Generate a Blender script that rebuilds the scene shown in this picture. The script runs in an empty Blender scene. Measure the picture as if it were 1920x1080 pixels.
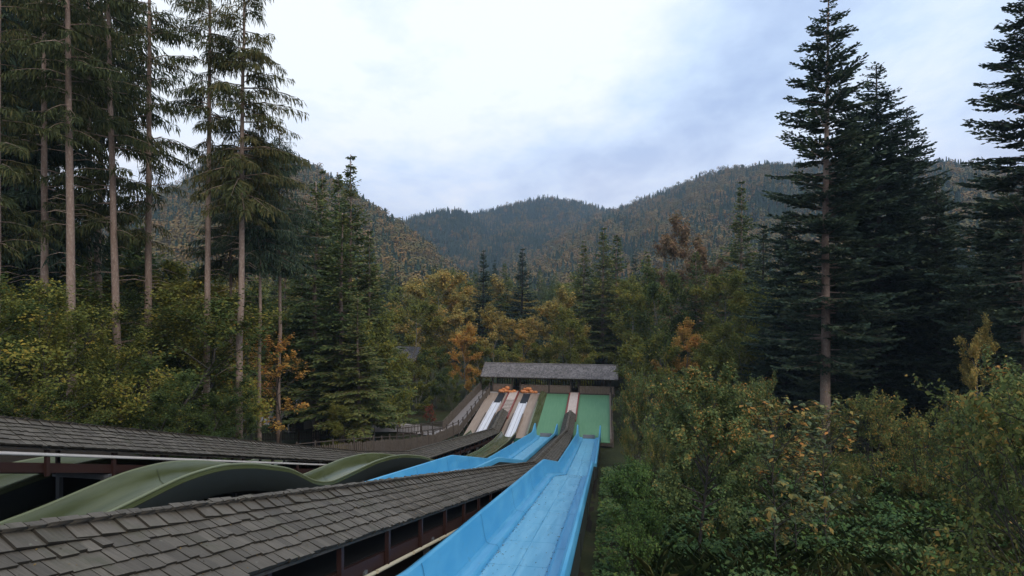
import bpy, math, random
import numpy as np
from mathutils import Vector, Matrix, noise as mnoise
R = math.radians
rng = np.random.default_rng(7)
random.seed(7)
sc = bpy.context.scene
col = sc.collection

# ------------------------------------------------------------------ camera
cam_d = bpy.data.cameras.new('camera')
cam = bpy.data.objects.new('camera', cam_d)
col.objects.link(cam)
cam.location = (0, 0, 0)
cam.rotation_euler = (R(90), 0, 0)
cam_d.sensor_width = 36
cam_d.lens = 36 * 1100 / 1920
cam_d.clip_start = 0.05
cam_d.clip_end = 20000
sc.camera = cam

# ------------------------------------------------------------------ sky and sun (overcast evening)
SUN_EL, SUN_AZ = R(40), R(152)      # azimuth clockwise from +Y (camera looks along +Y)
world = bpy.data.worlds.new('World')
sc.world = world
world.use_nodes = True
wn = world.node_tree.nodes
wl = world.node_tree.links
wn.clear()
w_out = wn.new('ShaderNodeOutputWorld')
w_bg = wn.new('ShaderNodeBackground')
w_bg.inputs['Strength'].default_value = 0.1
w_sky = wn.new('ShaderNodeTexSky')
w_sky.sky_type = 'NISHITA'
w_sky.sun_disc = False
w_sky.sun_elevation = SUN_EL
w_sky.sun_rotation = SUN_AZ
w_tc = wn.new('ShaderNodeTexCoord')
w_sep = wn.new('ShaderNodeSeparateXYZ')
wl.new(w_tc.outputs['Generated'], w_sep.inputs[0])
def wmath(op, a, b=None):
    n = wn.new('ShaderNodeMath'); n.operation = op
    for i, v in enumerate((a, b)):
        if v is None: continue
        if isinstance(v, (int, float)): n.inputs[i].default_value = v
        else: wl.new(v, n.inputs[i])
    return n.outputs[0]
zz = wmath('ADD', wmath('MAXIMUM', w_sep.outputs[2], 0.0), 0.22)
cx = wmath('DIVIDE', w_sep.outputs[0], zz)
cy = wmath('DIVIDE', w_sep.outputs[1], zz)
w_cmb = wn.new('ShaderNodeCombineXYZ')
wl.new(cx, w_cmb.inputs[0]); wl.new(cy, w_cmb.inputs[1])
def wnoise(scale, detail, rough, dist, seedz):
    n = wn.new('ShaderNodeTexNoise')
    n.noise_dimensions = '3D'
    m = wn.new('ShaderNodeMapping')
    m.inputs['Location'].default_value = (seedz, seedz * 0.7, seedz * 1.3)
    m.inputs['Rotation'].default_value = (0, 0, 0.35)
    m.inputs['Scale'].default_value = (1.0, 0.75, 1)
    wl.new(w_cmb.outputs[0], m.inputs[0]); wl.new(m.outputs[0], n.inputs['Vector'])
    n.inputs['Scale'].default_value = scale
    n.inputs['Detail'].default_value = detail
    n.inputs['Roughness'].default_value = rough
    n.inputs['Distortion'].default_value = dist
    return n.outputs['Fac']
n1 = wnoise(0.85, 7, 0.56, 0.2, 3.1)
n2 = wnoise(2.4, 6, 0.58, 0.15, 8.7)
nmix = wmath('ADD', wmath('MULTIPLY', n1, 0.72), wmath('MULTIPLY', n2, 0.28))
w_rmp = wn.new('ShaderNodeValToRGB')
wl.new(nmix, w_rmp.inputs[0])
e = w_rmp.color_ramp.elements
e[0].position = 0.39; e[0].color = (4.9, 6.3, 9.2, 1)
e[1].position = 0.585; e[1].color = (10.7, 11.3, 11.8, 1)
m_ = e.new(0.48); m_.color = (7.3, 8.9, 11.3, 1)
w_mix = wn.new('ShaderNodeMixRGB')
w_mix.inputs[0].default_value = 0.9
# a faint rosy evening tone low over the horizon, all the way round
low = wmath('MULTIPLY', wmath('POWER', wmath('SUBTRACT', 1.0, wmath('MINIMUM', wmath('MULTIPLY', wmath('MAXIMUM', w_sep.outputs[2], 0.0), 3.0), 1.0)), 1.5), wmath('MULTIPLY', n2, 1.7))
w_glow = wn.new('ShaderNodeMixRGB'); wl.new(low, w_glow.inputs[0]); wl.new(w_rmp.outputs[0], w_glow.inputs[1]); w_glow.inputs[2].default_value = (10.4, 9.6, 10.3, 1)
wl.new(w_sky.outputs[0], w_mix.inputs[1]); wl.new(w_glow.outputs[0], w_mix.inputs[2])
wl.new(w_mix.outputs[0], w_bg.inputs['Color'])
wl.new(w_bg.outputs[0], w_out.inputs['Surface'])

sun_d = bpy.data.lights.new('sun', 'SUN')
sun_d.energy = 1.35
sun_d.angle = R(24)
sun_d.color = (1.0, 0.90, 0.78)
sun = bpy.data.objects.new('sun', sun_d)
col.objects.link(sun)
sdir = Vector((math.sin(SUN_AZ) * math.cos(SUN_EL), math.cos(SUN_AZ) * math.cos(SUN_EL), math.sin(SUN_EL)))
sun.rotation_euler = sdir.to_track_quat('Z', 'Y').to_euler()

sc.view_settings.view_transform = 'Standard'
sc.view_settings.look = 'None'
sc.view_settings.gamma = 1
sc.view_settings.use_curve_mapping = False
sc.view_settings.exposure = 0.12
sc.render.engine = 'CYCLES'
sc.cycles.max_bounces = 5
sc.cycles.diffuse_bounces = 3
sc.cycles.glossy_bounces = 2
sc.cycles.transmission_bounces = 3
sc.cycles.transparent_max_bounces = 4
sc.cycles.volume_bounces = 0
sc.cycles.caustics_reflective = False
sc.cycles.caustics_refractive = False
sc.cycles.use_denoising = True
try:
    sc.cycles.denoiser = 'OPENIMAGEDENOISE'
    sc.cycles.denoising_prefilter = 'ACCURATE'
except Exception:
    pass

# ------------------------------------------------------------------ helpers
F, HOR = 1100.0, 540.0
TH = math.atan(177 / 1100)
S_, C_ = math.sin(TH), math.cos(TH)
def W(s, t, z):                       # slide coordinates: s along the run, t to the right, z up
    return Vector((s * S_ + t * C_, s * C_ - t * S_, z))
def lane(px, D):
    x = (px - 960) / F * D
    return x * C_ - D * S_
def sm(a, b, x):
    x = min(1, max(0, (x - a) / (b - a)))
    return x * x * (3 - 2 * x)
def interp(pts, x):
    return float(np.interp(x, [p[0] for p in pts], [p[1] for p in pts]))
def smooth_profile(pts, s0, s1, n, win):
    ss = np.linspace(s0, s1, n)
    fine = np.linspace(s0 - 3, s1 + 3, 4000)
    zf = np.interp(fine, [p[0] for p in pts], [p[1] for p in pts])
    k = max(1, int(win / (fine[1] - fine[0])))
    w = np.hanning(k + 2)[1:-1]; w /= w.sum()
    zs = np.convolve(np.pad(zf, (k, k), mode='edge'), w, 'same')[k:-k]
    return ss, np.interp(ss, fine, zs)

def tag(o, label=None, cat=None, group=None, kind=None):
    if label: o['label'] = label
    if cat: o['category'] = cat
    if group: o['group'] = group
    if kind: o['kind'] = kind
    return o
def link(name, me, mat=None, parent=None):
    o = bpy.data.objects.new(name, me)
    col.objects.link(o)
    if mat is not None and me is not None and len(me.materials) == 0:
        me.materials.append(mat)
    if parent is not None: o.parent = parent
    return o
def empty(name, loc, label, cat, group=None):
    o = bpy.data.objects.new(name, None)
    col.objects.link(o)
    o.location = loc
    o.empty_display_size = 0.3
    return tag(o, label, cat, group)
def np_mesh(name, V, Q, smooth=False):
    """V (n,3), Q (m,k) constant-arity faces"""
    me = bpy.data.meshes.new(name)
    V = np.asarray(V, np.float32); Q = np.asarray(Q, np.int32)
    k = Q.shape[1]
    me.vertices.add(len(V)); me.vertices.foreach_set('co', V.ravel())
    me.loops.add(Q.size); me.loops.foreach_set('vertex_index', Q.ravel())
    me.polygons.add(len(Q))
    me.polygons.foreach_set('loop_start', np.arange(0, Q.size, k, dtype=np.int32))
    me.polygons.foreach_set('loop_total', np.full(len(Q), k, np.int32))
    if smooth: me.polygons.foreach_set('use_smooth', np.ones(len(Q), bool))
    me.update(calc_edges=True)
    return me

class MB:
    def __init__(self): self.v = []; self.f = []
    def add(self, vs, fs):
        o = len(self.v)
        self.v += [tuple(x) for x in vs]
        self.f += [tuple(i + o for i in f) for f in fs]
    def box(self, c, ax, ay, az):      # centre and three half-extent vectors
        c, ax, ay, az = Vector(c), Vector(ax), Vector(ay), Vector(az)
        vs = [c + sx * ax + sy * ay + sz * az for sz in (-1, 1) for sy in (-1, 1) for sx in (-1, 1)]
        self.add(vs, [(0, 2, 3, 1), (4, 5, 7, 6), (0, 1, 5, 4), (2, 6, 7, 3), (0, 4, 6, 2), (1, 3, 7, 5)])
    def bar(self, a, b, w, h, up=(0, 0, 1)):   # beam of width w (sideways) and height h between two points
        a, b = Vector(a), Vector(b)
        d = (b - a); L = d.length; d.normalize()
        side = d.cross(Vector(up))
        if side.length < 1e-4: side = d.cross(Vector((C_, -S_, 0)))
        side.normalize()
        u = side.cross(d)
        self.box((a + b) / 2, d * L / 2, side * w / 2, u * h / 2)
    def tube(self, pts, rad, n=8, cap=True):
        pts = [Vector(p) for p in pts]
        rads = rad if isinstance(rad, (list, tuple, np.ndarray)) else [rad] * len(pts)
        rings = []
        prev = None
        for i, p in enumerate(pts):
            d = (pts[min(i + 1, len(pts) - 1)] - pts[max(i - 1, 0)]).normalized()
            if prev is None:
                a = d.orthogonal().normalized()
            else:
                a = (prev - d * prev.dot(d)).normalized()
            prev = a
            b = d.cross(a)
            rings.append([p + rads[i] * (math.cos(2 * math.pi * k / n) * a + math.sin(2 * math.pi * k / n) * b) for k in range(n)])
        vs = [v for r in rings for v in r]
        fs = []
        for i in range(len(pts) - 1):
            for k in range(n):
                fs.append((i * n + k, i * n + (k + 1) % n, (i + 1) * n + (k + 1) % n, (i + 1) * n + k))
        if cap:
            fs.append(tuple(range(n - 1, -1, -1)))
            fs.append(tuple((len(pts) - 1) * n + k for k in range(n)))
        self.add(vs, fs)
    def sweep(self, sections, closed=True, caps=True):   # list of equal-length point rings
        n = len(sections[0])
        vs = [p for s in sections for p in s]
        fs = []
        m = n if closed else n - 1
        for i in range(len(sections) - 1):
            for k in range(m):
                fs.append((i * n + k, i * n + (k + 1) % n, (i + 1) * n + (k + 1) % n, (i + 1) * n + k))
        if caps and closed:
            fs.append(tuple(range(n - 1, -1, -1)))
            fs.append(tuple((len(sections) - 1) * n + k for k in range(n)))
        self.add(vs, fs)
    def build(self, name, mat, parent=None, smooth=False, angle=35):
        off = Vector(parent_world(parent)) if parent is not None else Vector((0, 0, 0))
        me = bpy.data.meshes.new(name)
        me.from_pydata([(v[0] - off.x, v[1] - off.y, v[2] - off.z) for v in self.v], [], self.f)
        import bmesh
        bm = bmesh.new(); bm.from_mesh(me)
        bmesh.ops.recalc_face_normals(bm, faces=bm.faces)
        bm.to_mesh(me); bm.free()
        if smooth:
            for p in me.polygons: p.use_smooth = True
            me.set_sharp_from_angle(angle=R(angle))
        me.update()
        return link(name, me, mat, parent)
def parent_world(p):
    v = Vector((0, 0, 0))
    while p is not None:
        v += Vector(p.location); p = p.parent
    return v

# ------------------------------------------------------------------ materials
def new_mat(name):
    m = bpy.data.materials.new(name); m.use_nodes = True
    nt = m.node_tree; nt.nodes.clear()
    return m, nt.nodes, nt.links
def mixc(n, l, fac, a, b, mode='MIX'):
    x = n.new('ShaderNodeMixRGB'); x.blend_type = mode
    for i, v in ((0, fac), (1, a), (2, b)):
        if hasattr(v, 'links'): l.new(v, x.inputs[i])
        elif i == 0: x.inputs[0].default_value = v
        else: x.inputs[i].default_value = tuple(v) + (1,) if len(v) == 3 else v
    return x.outputs[0]
def mth(n, l, op, a, b=0.5, clamp=False):
    x = n.new('ShaderNodeMath'); x.operation = op; x.use_clamp = clamp
    for i, v in enumerate((a, b)):
        if hasattr(v, 'links'): l.new(v, x.inputs[i])
        else: x.inputs[i].default_value = v
    return x.outputs[0]
def ramp(n, l, fac, stops):
    x = n.new('ShaderNodeValToRGB'); l.new(fac, x.inputs[0])
    el = x.color_ramp.elements
    while len(el) > 1: el.remove(el[-1])
    el[0].position = stops[0][0]; el[0].color = tuple(stops[0][1]) + (1,)
    for p, c in stops[1:]:
        k = el.new(p); k.color = tuple(c) + (1,)
    return x.outputs[0]
def nz(n, l, vec, scale, detail=4, rough=0.55, mscale=(1, 1, 1)):
    x = n.new('ShaderNodeTexNoise')
    x.inputs['Scale'].default_value = scale; x.inputs['Detail'].default_value = detail
    x.inputs['Roughness'].default_value = rough
    if vec is not None:
        mp = n.new('ShaderNodeMapping'); mp.inputs['Scale'].default_value = mscale
        l.new(vec, mp.inputs[0]); l.new(mp.outputs[0], x.inputs['Vector'])
    return x.outputs['Fac']
def finish(m, n, l, colr, rough=0.7, spec=0.3, bump=None, bstr=0.3, bdist=0.02, metallic=0.0, coat=0.0):
    p = n.new('ShaderNodeBsdfPrincipled'); o = n.new('ShaderNodeOutputMaterial')
    if hasattr(colr, 'links'): l.new(colr, p.inputs['Base Color'])
    else: p.inputs['Base Color'].default_value = tuple(colr) + (1,)
    if hasattr(rough, 'links'): l.new(rough, p.inputs['Roughness'])
    else: p.inputs['Roughness'].default_value = rough
    p.inputs['Specular IOR Level'].default_value = spec
    p.inputs['Metallic'].default_value = metallic
    p.inputs['Coat Weight'].default_value = coat
    if bump is not None:
        b = n.new('ShaderNodeBump'); b.inputs['Strength'].default_value = bstr; b.inputs['Distance'].default_value = bdist
        l.new(bump, b.inputs['Height']); l.new(b.outputs[0], p.inputs['Normal'])
    l.new(p.outputs[0], o.inputs['Surface'])
    return m
def mat_wood(name, c1, c2, rough=0.8, stretch=(1, 1, 1), island=True, scale=6):
    m, n, l = new_mat(name)
    tc = n.new('ShaderNodeTexCoord')
    f1 = nz(n, l, tc.outputs['Object'], scale, 6, 0.65, stretch)
    f2 = nz(n, l, tc.outputs['Object'], scale * 7, 3, 0.6, stretch)
    c = mixc(n, l, ramp(n, l, f1, [(0.35, (0, 0, 0)), (0.65, (1, 1, 1))]), c1, c2)
    oi = n.new('ShaderNodeObjectInfo'); ge = n.new('ShaderNodeNewGeometry')
    v = ge.outputs['Random Per Island'] if island else oi.outputs['Random']
    br = mth(n, l, 'ADD', mth(n, l, 'MULTIPLY', v, 0.55), 0.72)
    br = mth(n, l, 'MULTIPLY', br, mth(n, l, 'ADD', mth(n, l, 'MULTIPLY', f2, 0.6), 0.7))
    hs = n.new('ShaderNodeHueSaturation'); l.new(c, hs.inputs['Color']); l.new(br, hs.inputs['Value'])
    return finish(m, n, l, hs.outputs[0], rough, 0.25, f2, 0.35, 0.01)
def mat_shingle(name, c1, c2, per_object):
    m, n, l = new_mat(name)
    tc = n.new('ShaderNodeTexCoord'); ge = n.new('ShaderNodeNewGeometry'); oi = n.new('ShaderNodeObjectInfo')
    # large weather patches in place along the roof, grain down the slope
    big = nz(n, l, ge.outputs['Position'], 0.9, 4, 0.6)
    rot = n.new('ShaderNodeVectorRotate'); rot.rotation_type = 'Z_AXIS'; rot.inputs['Angle'].default_value = TH
    l.new(ge.outputs['Position'], rot.inputs['Vector'])
    grain = nz(n, l, rot.outputs[0], 4.0, 5, 0.7, (1.2, 22, 1.2))
    rnd = oi.outputs['Random'] if per_object else ge.outputs['Random Per Island']
    c = mixc(n, l, rnd, c1, c2)
    hs = n.new('ShaderNodeHueSaturation'); l.new(c, hs.inputs['Color'])
    v = mth(n, l, 'MULTIPLY', mth(n, l, 'ADD', mth(n, l, 'MULTIPLY', big, 0.9), 0.55), mth(n, l, 'ADD', mth(n, l, 'MULTIPLY', grain, 1.7), 0.15))
    l.new(v, hs.inputs['Value'])
    # lichen specks
    li = nz(n, l, ge.outputs['Position'], 17, 2, 0.5)
    c2_ = mixc(n, l, ramp(n, l, li, [(0.70, (0, 0, 0)), (0.76, (0.35, 0.35, 0.35))]), hs.outputs[0], (0.30, 0.29, 0.22))
    mo = nz(n, l, ge.outputs['Position'], 2.2, 6, 0.7)
    c2_ = mixc(n, l, ramp(n, l, mo, [(0.52, (0, 0, 0)), (0.70, (0.55, 0.55, 0.55))]), c2_, (0.060, 0.062, 0.032))
    rg = mth(n, l, 'ADD', mth(n, l, 'MULTIPLY', grain, 0.3), 0.55)
    return finish(m, n, l, c2_, rg, 0.35, grain, 0.5, 0.012)
def mat_plastic(name, c, worn, rough=0.32, dirt=(0.12, 0.12, 0.10), amount=0.5):
    m, n, l = new_mat(name)
    ge = n.new('ShaderNodeNewGeometry')
    rot = n.new('ShaderNodeVectorRotate'); rot.rotation_type = 'Z_AXIS'; rot.inputs['Angle'].default_value = TH
    l.new(ge.outputs['Position'], rot.inputs['Vector'])
    st = nz(n, l, rot.outputs[0], 1.6, 5, 0.6, (5, 0.35, 1))
    bl = nz(n, l, ge.outputs['Position'], 0.8, 5, 0.6)
    c1 = mixc(n, l, ramp(n, l, st, [(0.38, (0, 0, 0)), (0.72, (1, 1, 1))]), c, worn)
    sp = nz(n, l, rot.outputs[0], 5.0, 6, 0.7, (3, 0.8, 1))
    dm = ramp(n, l, mth(n, l, 'MULTIPLY', sp, mth(n, l, 'ADD', bl, 0.5)), [(0.62, (0, 0, 0)), (0.80, (amount,) * 3)])
    c2 = mixc(n, l, dm, c1, dirt)
    rg = mth(n, l, 'ADD', mth(n, l, 'MULTIPLY', st, 0.25), rough - 0.1)
    return finish(m, n, l, c2, rg, 0.45, sp, 0.08, 0.005)
def mat_plain(name, c, rough=0.6, spec=0.3, var=0.25, scale=3, metallic=0):
    m, n, l = new_mat(name)
    ge = n.new('ShaderNodeNewGeometry')
    f = nz(n, l, ge.outputs['Position'], scale, 6, 0.65)
    f2 = nz(n, l, ge.outputs['Position'], scale * 9, 3, 0.6)
    k = mth(n, l, 'ADD', mth(n, l, 'MULTIPLY', mth(n, l, 'ADD', f, f2), var), 1 - var)
    hs = n.new('ShaderNodeHueSaturation'); hs.inputs['Color'].default_value = tuple(c) + (1,); l.new(k, hs.inputs['Value'])
    return finish(m, n, l, hs.outputs[0], rough, spec, f2, 0.15, 0.01, metallic)
def mat_leaf(name, stops, nscale=0.35, spread=0.45, trans=0.25, objvar=0.25, rough=0.75, spec=0.1, gain=1.6):
    """leaf colours: clumps from object-space noise, every leaf with its own tint"""
    m, n, l = new_mat(name)
    tc = n.new('ShaderNodeTexCoord'); ge = n.new('ShaderNodeNewGeometry'); oi = n.new('ShaderNodeObjectInfo')
    f = nz(n, l, tc.outputs['Object'], nscale, 2, 0.5)
    v = mth(n, l, 'ADD', f, mth(n, l, 'MULTIPLY', mth(n, l, 'SUBTRACT', ge.outputs['Random Per Island'], 0.5), spread))
    v = mth(n, l, 'ADD', v, mth(n, l, 'MULTIPLY', mth(n, l, 'SUBTRACT', oi.outputs['Random'], 0.5), objvar), True)
    c = ramp(n, l, v, [(q, tuple(min(0.62, gain * k) for k in cc)) for q, cc in stops])
    p = n.new('ShaderNodeBsdfPrincipled'); l.new(c, p.inputs['Base Color'])
    p.inputs['Roughness'].default_value = rough; p.inputs['Specular IOR Level'].default_value = spec
    o = n.new('ShaderNodeOutputMaterial')
    if trans > 0:
        t = n.new('ShaderNodeBsdfTranslucent'); l.new(c, t.inputs['Color'])
        mx = n.new('ShaderNodeMixShader'); mx.inputs[0].default_value = trans
        l.new(p.outputs[0], mx.inputs[1]); l.new(t.outputs[0], mx.inputs[2]); l.new(mx.outputs[0], o.inputs['Surface'])
    else:
        l.new(p.outputs[0], o.inputs['Surface'])
    return m
def mat_bark(name, c1, c2, lichen=(0.30, 0.30, 0.25), amt=0.5):
    m, n, l = new_mat(name)
    tc = n.new('ShaderNodeTexCoord')
    f = nz(n, l, tc.outputs['Object'], 3.0, 6, 0.7, (3, 3, 0.6))
    g = nz(n, l, tc.outputs['Object'], 14, 4, 0.7, (1, 1, 0.5))
    c = mixc(n, l, f, c1, c2)
    c = mixc(n, l, ramp(n, l, g, [(0.5, (0, 0, 0)), (0.68, (amt,) * 3)]), c, lichen)
    return finish(m, n, l, c, 0.9, 0.15, g, 0.8, 0.03)

M = {}
M['blue'] = mat_plastic('blue_plastic', (0.064, 0.325, 0.57), (0.12, 0.42, 0.64), 0.34, (0.16, 0.20, 0.17), 0.45)
M['blue_panel'] = mat_plastic('worn_blue_plastic', (0.120, 0.41, 0.62), (0.20, 0.50, 0.69), 0.30, (0.15, 0.17, 0.13), 0.95)
M['green_slide'] = mat_plastic('olive_green_plastic', (0.066, 0.078, 0.032), (0.104, 0.118, 0.056), 0.17, (0.075, 0.085, 0.04), 0.06)
M['blue_seam'] = mat_plain('blue_joint_filler', (0.035, 0.17, 0.32), 0.6)
M['green_seam'] = mat_plain('green_joint_filler', (0.045, 0.055, 0.025), 0.6)
M['green_rim'] = mat_plain('worn_lit_green_rim', (0.155, 0.172, 0.092), 0.35, 0.5, 0.2, 4)  # paler for wear and for light caught along the rim, painted in
M['shell'] = mat_plain('dark_fibreglass_back', (0.020, 0.024, 0.021), 0.6, 0.3, 0.4, 3)
M['green_mat'] = mat_plastic('green_carpet', (0.088, 0.215, 0.110), (0.120, 0.255, 0.140), 0.75, (0.10, 0.16, 0.09), 0.5)
M['tan'] = mat_plastic('tan_boarding', (0.285, 0.210, 0.160), (0.37, 0.285, 0.225), 0.75, (0.18, 0.14, 0.11), 0.4)
M['white_track'] = mat_plastic('white_track', (0.62, 0.62, 0.66), (0.74, 0.74, 0.78), 0.35, (0.3, 0.3, 0.32), 0.3)
M['dark_mat'] = mat_plain('dark_rubber', (0.022, 0.026, 0.032), 0.7)
M['grey_flap'] = mat_plain('grey_rubber', (0.20, 0.18, 0.17), 0.7)
M['shingle'] = mat_shingle('weathered_shingle', (0.078, 0.066, 0.052), (0.130, 0.111, 0.088), True)
M['shingles'] = mat_shingle('weathered_shingles', (0.078, 0.066, 0.052), (0.130, 0.111, 0.088), False)
M['butt'] = mat_plain('dark_shingle_edge', (0.040, 0.035, 0.028), 0.9, 0.1, 0.3, 8)
M['roof_dark'] = mat_shingle('speckled_shingles', (0.095, 0.088, 0.090), (0.225, 0.200, 0.200), False)
M['board'] = mat_wood('dark_boards', (0.05, 0.042, 0.036), (0.09, 0.075, 0.062))
M['redbrown'] = mat_plain('red_brown_paint', (0.034, 0.014, 0.011), 0.55, 0.35, 0.4, 4)
M['red'] = mat_plain('red_paint', (0.23, 0.045, 0.035), 0.5, 0.35, 0.3, 4)
M['slat'] = mat_wood('pale_slats', (0.46, 0.36, 0.31), (0.60, 0.50, 0.44))
M['black'] = mat_plain('black_belt', (0.015, 0.015, 0.016), 0.8)
M['steel'] = mat_plain('galvanised_steel', (0.17, 0.175, 0.185), 0.5, 0.5, 0.3, 6, 0.5)
M['pipe'] = mat_plain('pale_pipe', (0.72, 0.68, 0.66), 0.3, 0.5, 0.08, 2)
M['cream'] = mat_plain('cream_conduit', (0.60, 0.53, 0.38), 0.5, 0.4, 0.2, 5)
M['bluecap'] = mat_plain('blue_roller', (0.02, 0.16, 0.55), 0.4)
M['fence'] = mat_wood('weathered_fence', (0.078, 0.062, 0.050), (0.165, 0.134, 0.110), 0.85, (6, 6, 0.7))
M['fence_dark'] = mat_wood('dark_fence', (0.05, 0.04, 0.034), (0.095, 0.075, 0.062), 0.85, (6, 6, 0.7))
M['rail'] = mat_wood('brown_balustrade', (0.13, 0.094, 0.074), (0.235, 0.178, 0.145), 0.8, (5, 5, 0.8))
M['path'] = mat_plain('gravel_path', (0.36, 0.32, 0.30), 0.9, 0.1, 0.3, 5)
M['walk'] = mat_plain('grey_walkway', (0.25, 0.22, 0.21), 0.85, 0.15, 0.25, 3)
M['teal'] = mat_plain('teal_trim', (0.03, 0.16, 0.12), 0.6)
M['pumpkin'] = mat_plain('orange_rind', (0.66, 0.25, 0.095), 0.45, 0.4, 0.2, 8)
M['pstem'] = mat_plain('dry_stem', (0.12, 0.10, 0.04), 0.9)
M['plaster'] = mat_plain('beige_plaster', (0.42, 0.36, 0.29), 0.9, 0.1, 0.2, 2)
M['hutroof'] = mat_shingle('hut_shingles', (0.14, 0.12, 0.115), (0.26, 0.23, 0.22), False)
M['redroof'] = mat_shingle('red_tiles', (0.20, 0.05, 0.035), (0.30, 0.085, 0.06), False)
M['glass'] = mat_plain('window_glass', (0.02, 0.025, 0.03), 0.1, 0.6, 0.05)
M['bark'] = mat_bark('spruce_bark', (0.150, 0.100, 0.080), (0.37, 0.265, 0.210), (0.44, 0.37, 0.31), 0.6)
M['bark_dark'] = mat_bark('dark_bark', (0.035, 0.030, 0.027), (0.085, 0.072, 0.062), (0.14, 0.14, 0.11), 0.4)
M['bark_grey'] = mat_bark('grey_bark', (0.11, 0.10, 0.088), (0.22, 0.20, 0.175), (0.30, 0.30, 0.25), 0.4)
M['n_spruce'] = mat_leaf('spruce_needles', [(0.2, (0.026, 0.034, 0.015)), (0.5, (0.048, 0.056, 0.022)), (0.8, (0.085, 0.072, 0.028))], 0.5, 0.5, 0.2)
M['n_dark'] = mat_leaf('dark_needles', [(0.2, (0.018, 0.030, 0.022)), (0.55, (0.032, 0.048, 0.030)), (0.85, (0.058, 0.070, 0.036))], 0.5, 0.5, 0.15, gain=1.75)
M['n_young'] = mat_leaf('young_spruce_needles', [(0.2, (0.034, 0.052, 0.020)), (0.5, (0.062, 0.082, 0.028)), (0.8, (0.105, 0.100, 0.032))], 0.4, 0.5, 0.2, gain=1.9)
M['n_rust'] = mat_leaf('rusty_needles', [(0.25, (0.055, 0.052, 0.030)), (0.55, (0.090, 0.062, 0.038)), (0.8, (0.125, 0.068, 0.046))], 0.4, 0.5, 0.12)
M['l_green'] = mat_leaf('green_leaves', [(0.15, (0.030, 0.048, 0.018)), (0.48, (0.052, 0.076, 0.024)), (0.72, (0.100, 0.116, 0.030)), (0.93, (0.22, 0.16, 0.030))], 0.45, 0.5, 0.3, gain=1.35)
M['l_yellowgreen'] = mat_leaf('yellow_green_leaves', [(0.15, (0.050, 0.062, 0.018)), (0.44, (0.098, 0.110, 0.026)), (0.70, (0.16, 0.150, 0.032)), (0.95, (0.28, 0.19, 0.035))], 0.4, 0.5, 0.3, 0.1, gain=1.45)
M['l_gold'] = mat_leaf('golden_leaves', [(0.15, (0.090, 0.092, 0.036)), (0.42, (0.185, 0.155, 0.050)), (0.64, (0.29, 0.205, 0.058)), (0.92, (0.38, 0.20, 0.065))], 0.3, 0.5, 0.3, 0.06)
M['l_rust'] = mat_leaf('rusty_leaves', [(0.2, (0.100, 0.088, 0.045)), (0.5, (0.185, 0.125, 0.066)), (0.8, (0.26, 0.150, 0.085))], 0.4, 0.5, 0.3, gain=1.3)
M['l_orange'] = mat_leaf('orange_leaves', [(0.15, (0.15, 0.10, 0.030)), (0.42, (0.28, 0.175, 0.045)), (0.65, (0.38, 0.21, 0.052)), (0.85, (0.40, 0.16, 0.050))], 0.4, 0.5, 0.3)
M['l_bush'] = mat_leaf('grey_green_leaves', [(0.15, (0.038, 0.058, 0.024)), (0.48, (0.075, 0.102, 0.038)), (0.72, (0.120, 0.130, 0.040)), (0.90, (0.34, 0.16, 0.045))], 0.6, 0.6, 0.25, 0.1)
M['l_bush2'] = mat_leaf('mixed_shrub_leaves', [(0.15, (0.045, 0.062, 0.022)), (0.48, (0.080, 0.100, 0.032)), (0.70, (0.125, 0.125, 0.036)), (0.9, (0.26, 0.15, 0.04))], 0.5, 0.6, 0.3, 0.35)
M['l_maple'] = mat_leaf('maple_leaves', [(0.15, (0.050, 0.072, 0.040)), (0.5, (0.090, 0.115, 0.055)), (0.72, (0.19, 0.15, 0.045)), (0.9, (0.38, 0.16, 0.05))], 0.8, 0.6, 0.25, 0.1)
M['l_fresh'] = mat_leaf('fresh_green_leaves', [(0.15, (0.032, 0.060, 0.018)), (0.5, (0.060, 0.105, 0.028)), (0.85, (0.105, 0.135, 0.034))], 0.8, 0.6, 0.3, 0.3)
M['l_red'] = mat_leaf('red_leaves', [(0.2, (0.06, 0.030, 0.018)), (0.6, (0.17, 0.036, 0.026)), (0.85, (0.26, 0.065, 0.035))], 0.6, 0.5, 0.3, 0.1)
M['litter'] = mat_leaf('fallen_leaves', [(0.2, (0.05, 0.035, 0.02)), (0.5, (0.11, 0.075, 0.035)), (0.8, (0.22, 0.14, 0.05))], 0.5, 0.8, 0.1, gain=1.0)
M['grass'] = mat_leaf('wild_grass', [(0.2, (0.040, 0.062, 0.022)), (0.5, (0.075, 0.105, 0.036)), (0.75, (0.15, 0.14, 0.05)), (0.9, (0.26, 0.21, 0.10))], 0.25, 0.6, 0.2, 0.0)
M['herb'] = mat_leaf('herb_leaves', [(0.2, (0.030, 0.058, 0.024)), (0.5, (0.055, 0.098, 0.036)), (0.75, (0.095, 0.125, 0.042)), (0.92, (0.22, 0.13, 0.05))], 0.22, 0.55, 0.2, 0.0)
M['f_con'] = mat_leaf('far_conifers', [(0.2, (0.020, 0.036, 0.026)), (0.6, (0.032, 0.050, 0.032)), (0.9, (0.050, 0.062, 0.034))], 0.2, 0.3, 0.0, 0.5, gain=1.35)
M['f_dec'] = mat_leaf('far_autumn_trees', [(0.1, (0.048, 0.058, 0.026)), (0.4, (0.098, 0.082, 0.032)), (0.65, (0.145, 0.092, 0.036)), (0.9, (0.185, 0.098, 0.040))], 0.15, 0.15, 0.0, 0.5, gain=1.35)

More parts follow.
